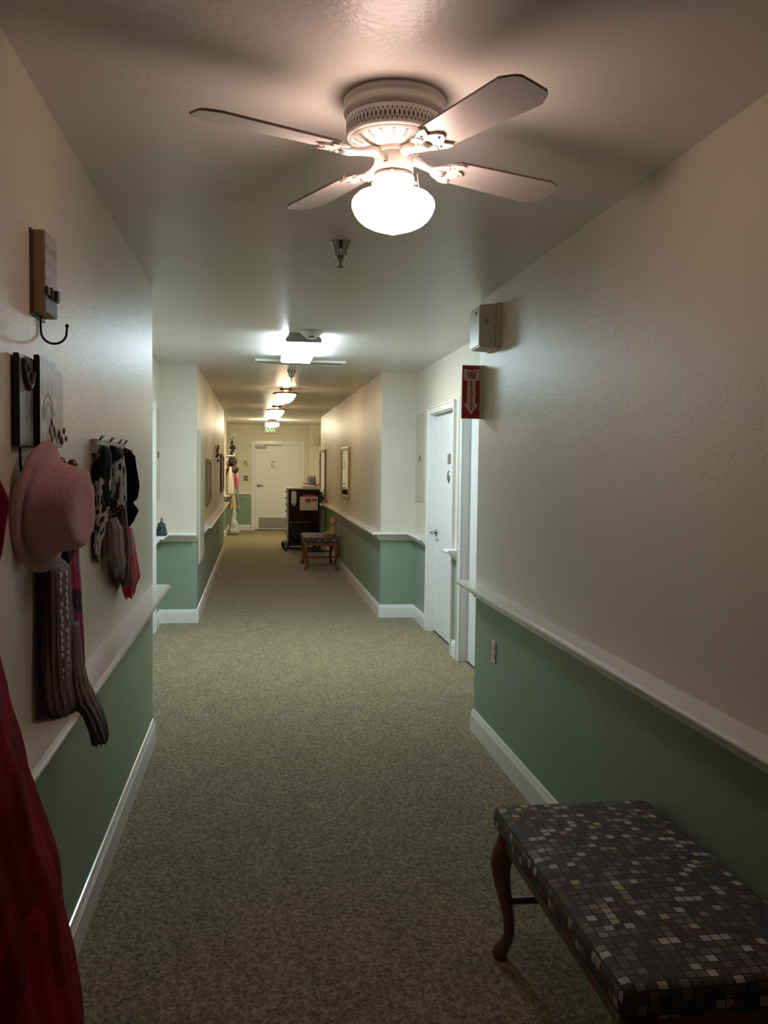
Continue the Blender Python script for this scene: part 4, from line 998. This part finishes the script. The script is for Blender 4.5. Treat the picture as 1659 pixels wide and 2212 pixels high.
# scarf rack further along the wall
t = thing('scarf_rack', 'pale wooden plank rack with wire hooks behind the leopard scarf', 'coat rack', (XL, 3.45, 1.6), world=True)
b = NB(); box(b, XL, XL + .022, 3.14, 3.80, 1.578, 1.628, .003); obj('plank', b, M['palewood'], t)
for yy in (3.18, 3.40, 3.62, 3.76):
    b = NB(); tube(b, [(XL + .020, yy, 1.622), (XL + .034, yy - .02, 1.640)], .0022, 6); tube(b, [(XL + .020, yy, 1.622), (XL + .034, yy + .03, 1.640)], .0022, 6)
    tube(b, [(XL + .021, yy, 1.61), (XL + .045, yy, 1.585), (XL + .055, yy, 1.60)], .0030, 6); obj('wire_hook', b, M['bronze'], t)
def sc_(name, label, m, rows, f, a, s): return garment(name, label, 'scarf', m, rows, f, a, s, 44, .02)
sc_('leopard_scarf', 'black and white leopard print scarf hanging nearest on the plank rack', M['leopard'],
    [(1.606, XL + .028, -.520, 3.17, 3.23), (1.598, XL + .028, -.510, 3.14, 3.26), (1.572, XL + .026, -.502, 3.12, 3.27), (1.54, XL + .004, -.500, 3.10, 3.27), (1.40, XL + .003, -.505, 3.10, 3.27), (1.33, XL + .003, -.515, 3.10, 3.26), (1.25, XL + .003, -.535, 3.12, 3.22), (1.215, XL + .003, -.540, 3.14, 3.19)], 5, .14, 21)
sc_('looped_leopard_scarf', 'shorter looped leopard print scarf folded over the plank rack', M['leopard'],
    [(1.610, XL + .028, -.515, 3.34, 3.38), (1.600, XL + .028, -.500, 3.32, 3.41), (1.572, XL + .026, -.482, 3.295, 3.44), (1.50, -.55, -.474, 3.29, 3.445), (1.40, -.55, -.476, 3.29, 3.44), (1.36, -.54, -.492, 3.31, 3.42)], 4, .12, 22)
sc_('grey_lilac_scarf', 'greyish lilac scarf hanging below the looped leopard scarf', M['greyscarf'],
    [(1.345, -.552, -.505, 3.30, 3.42), (1.30, -.555, -.488, 3.285, 3.44), (1.22, -.555, -.486, 3.285, 3.44), (1.17, -.54, -.482, 3.32, 3.44), (1.13, -.525, -.488, 3.35, 3.44)], 4, .16, 23)
sc_('black_maroon_scarf', 'bunched black maroon scarf hanging at the far end of the plank rack', M['maroonscarf'],
    [(1.606, XL + .029, -.52, 3.68, 3.74), (1.598, XL + .028, -.508, 3.64, 3.79), (1.572, XL + .026, -.492, 3.61, 3.83), (1.45, XL + .004, -.478, 3.61, 3.86), (1.40, XL + .004, -.486, 3.62, 3.84), (1.385, XL + .004, -.502, 3.64, 3.80), (1.35, XL + .004, -.484, 3.62, 3.84), (1.32, XL + .004, -.494, 3.63, 3.80), (1.30, XL + .004, -.51, 3.64, 3.78)], 5, .12, 24)
sc_('brown_sheer_scarf', 'brown sheer scarf hanging between the leopard and red scarves', M['brownscarf'],
    [(1.572, XL + .026, -.508, 3.47, 3.58), (1.40, XL + .004, -.498, 3.465, 3.595), (1.25, XL + .004, -.488, 3.465, 3.595), (1.08, XL + .004, -.486, 3.47, 3.59)], 4, .13, 25)
sc_('red_chiffon_scarf', 'red and black chiffon scarf end hanging lowest from the plank rack', M['redscarf'],
    [(1.285, XL + .004, -.500, 3.64, 3.78), (1.20, XL + .004, -.488, 3.62, 3.80), (1.12, XL + .004, -.478, 3.62, 3.82), (1.075, XL + .005, -.476, 3.62, 3.84), (1.03, XL + .02, -.490, 3.64, 3.80), (1.01, XL + .03, -.495, 3.66, 3.78)], 5, .15, 26)

# red velvet coat at the extreme left
t = thing('red_velvet_coat', 'dark red velvet coat hanging at the left edge of the view', 'coat', (-.5, 1.7, 1.5), world=True)
b = NB(); drape(b, [(1.575, XL + .01, -.535, 1.54, 1.62), (1.56, XL + .01, -.515, 1.48, 1.68), (1.53, XL + .004, -.490, 1.44, 1.74), (1.49, XL + .003, -.462, 1.42, 1.78), (1.40, XL + .003, -.462, 1.42, 1.77), (1.29, XL + .003, -.478, 1.42, 1.76), (1.22, XL + .003, -.470, 1.42, 1.77), (1.10, XL + .003, -.450, 1.42, 1.80), (.95, XL + .003, -.415, 1.40, 1.84), (.884, XL + .003, -.402, 1.40, 1.86), (.70, XL + .06, -.362, 1.38, 1.88), (.42, XL + .05, -.318, 1.35, 1.90), (.12, XL + .04, -.280, 1.33, 1.92)], 7, .09, 96, 60, 31, .012)
obj('coat_body', b, M['velvet'], t)
b = NB(); drape(b, [(1.545, -.53, -.50, 1.69, 1.73), (1.53, -.535, -.475, 1.66, 1.76), (1.47, -.54, -.455, 1.64, 1.78), (1.40, -.545, -.464, 1.64, 1.78), (1.30, -.545, -.480, 1.65, 1.76), (1.285, -.54, -.488, 1.66, 1.75)], 5, .12, 40, 20, 32, .008)
obj('sleeve', b, M['velvet'], t)

# ------------------------------------------------------------------ camera, world, view
F, yaw, pitch, roll, ch = 1902.34, .145, .0513, .0123, 1.5441
f = Vector((math.sin(yaw) * math.cos(pitch), math.cos(yaw) * math.cos(pitch), -math.sin(pitch)))
r = Vector((math.cos(yaw), -math.sin(yaw), 0)); u = r.cross(f)
r2 = r * math.cos(roll) + u * math.sin(roll); u2 = -r * math.sin(roll) + u * math.cos(roll)
cam = bpy.data.cameras.new('camera'); co = bpy.data.objects.new('camera', cam); C.objects.link(co)
Mx = Matrix((r2, u2, -f)).transposed().to_4x4(); Mx.translation = (0, 0, ch); co.matrix_world = Mx
cam.sensor_fit = 'VERTICAL'; cam.sensor_height = 36; cam.lens = F / 2212 * 36; cam.clip_start = .02; cam.clip_end = 60
bpy.context.scene.camera = co
w = bpy.data.worlds.new('world'); bpy.context.scene.world = w; w.use_nodes = True
w.node_tree.nodes['Background'].inputs[0].default_value = (.01, .01, .01, 1); w.node_tree.nodes['Background'].inputs[1].default_value = 0.1
for o in C.objects:
    if '_w' in o: del o['_w']
S = bpy.context.scene
S.view_settings.view_transform = 'Standard'; S.view_settings.look = 'None'; S.view_settings.gamma = 1; S.view_settings.exposure = 0
S.view_settings.use_curve_mapping = False
S.cycles.use_denoising = True
S.cycles.max_bounces = 8; S.cycles.diffuse_bounces = 6; S.cycles.adaptive_threshold = 0.02; S.cycles.sample_clamp_indirect = 6
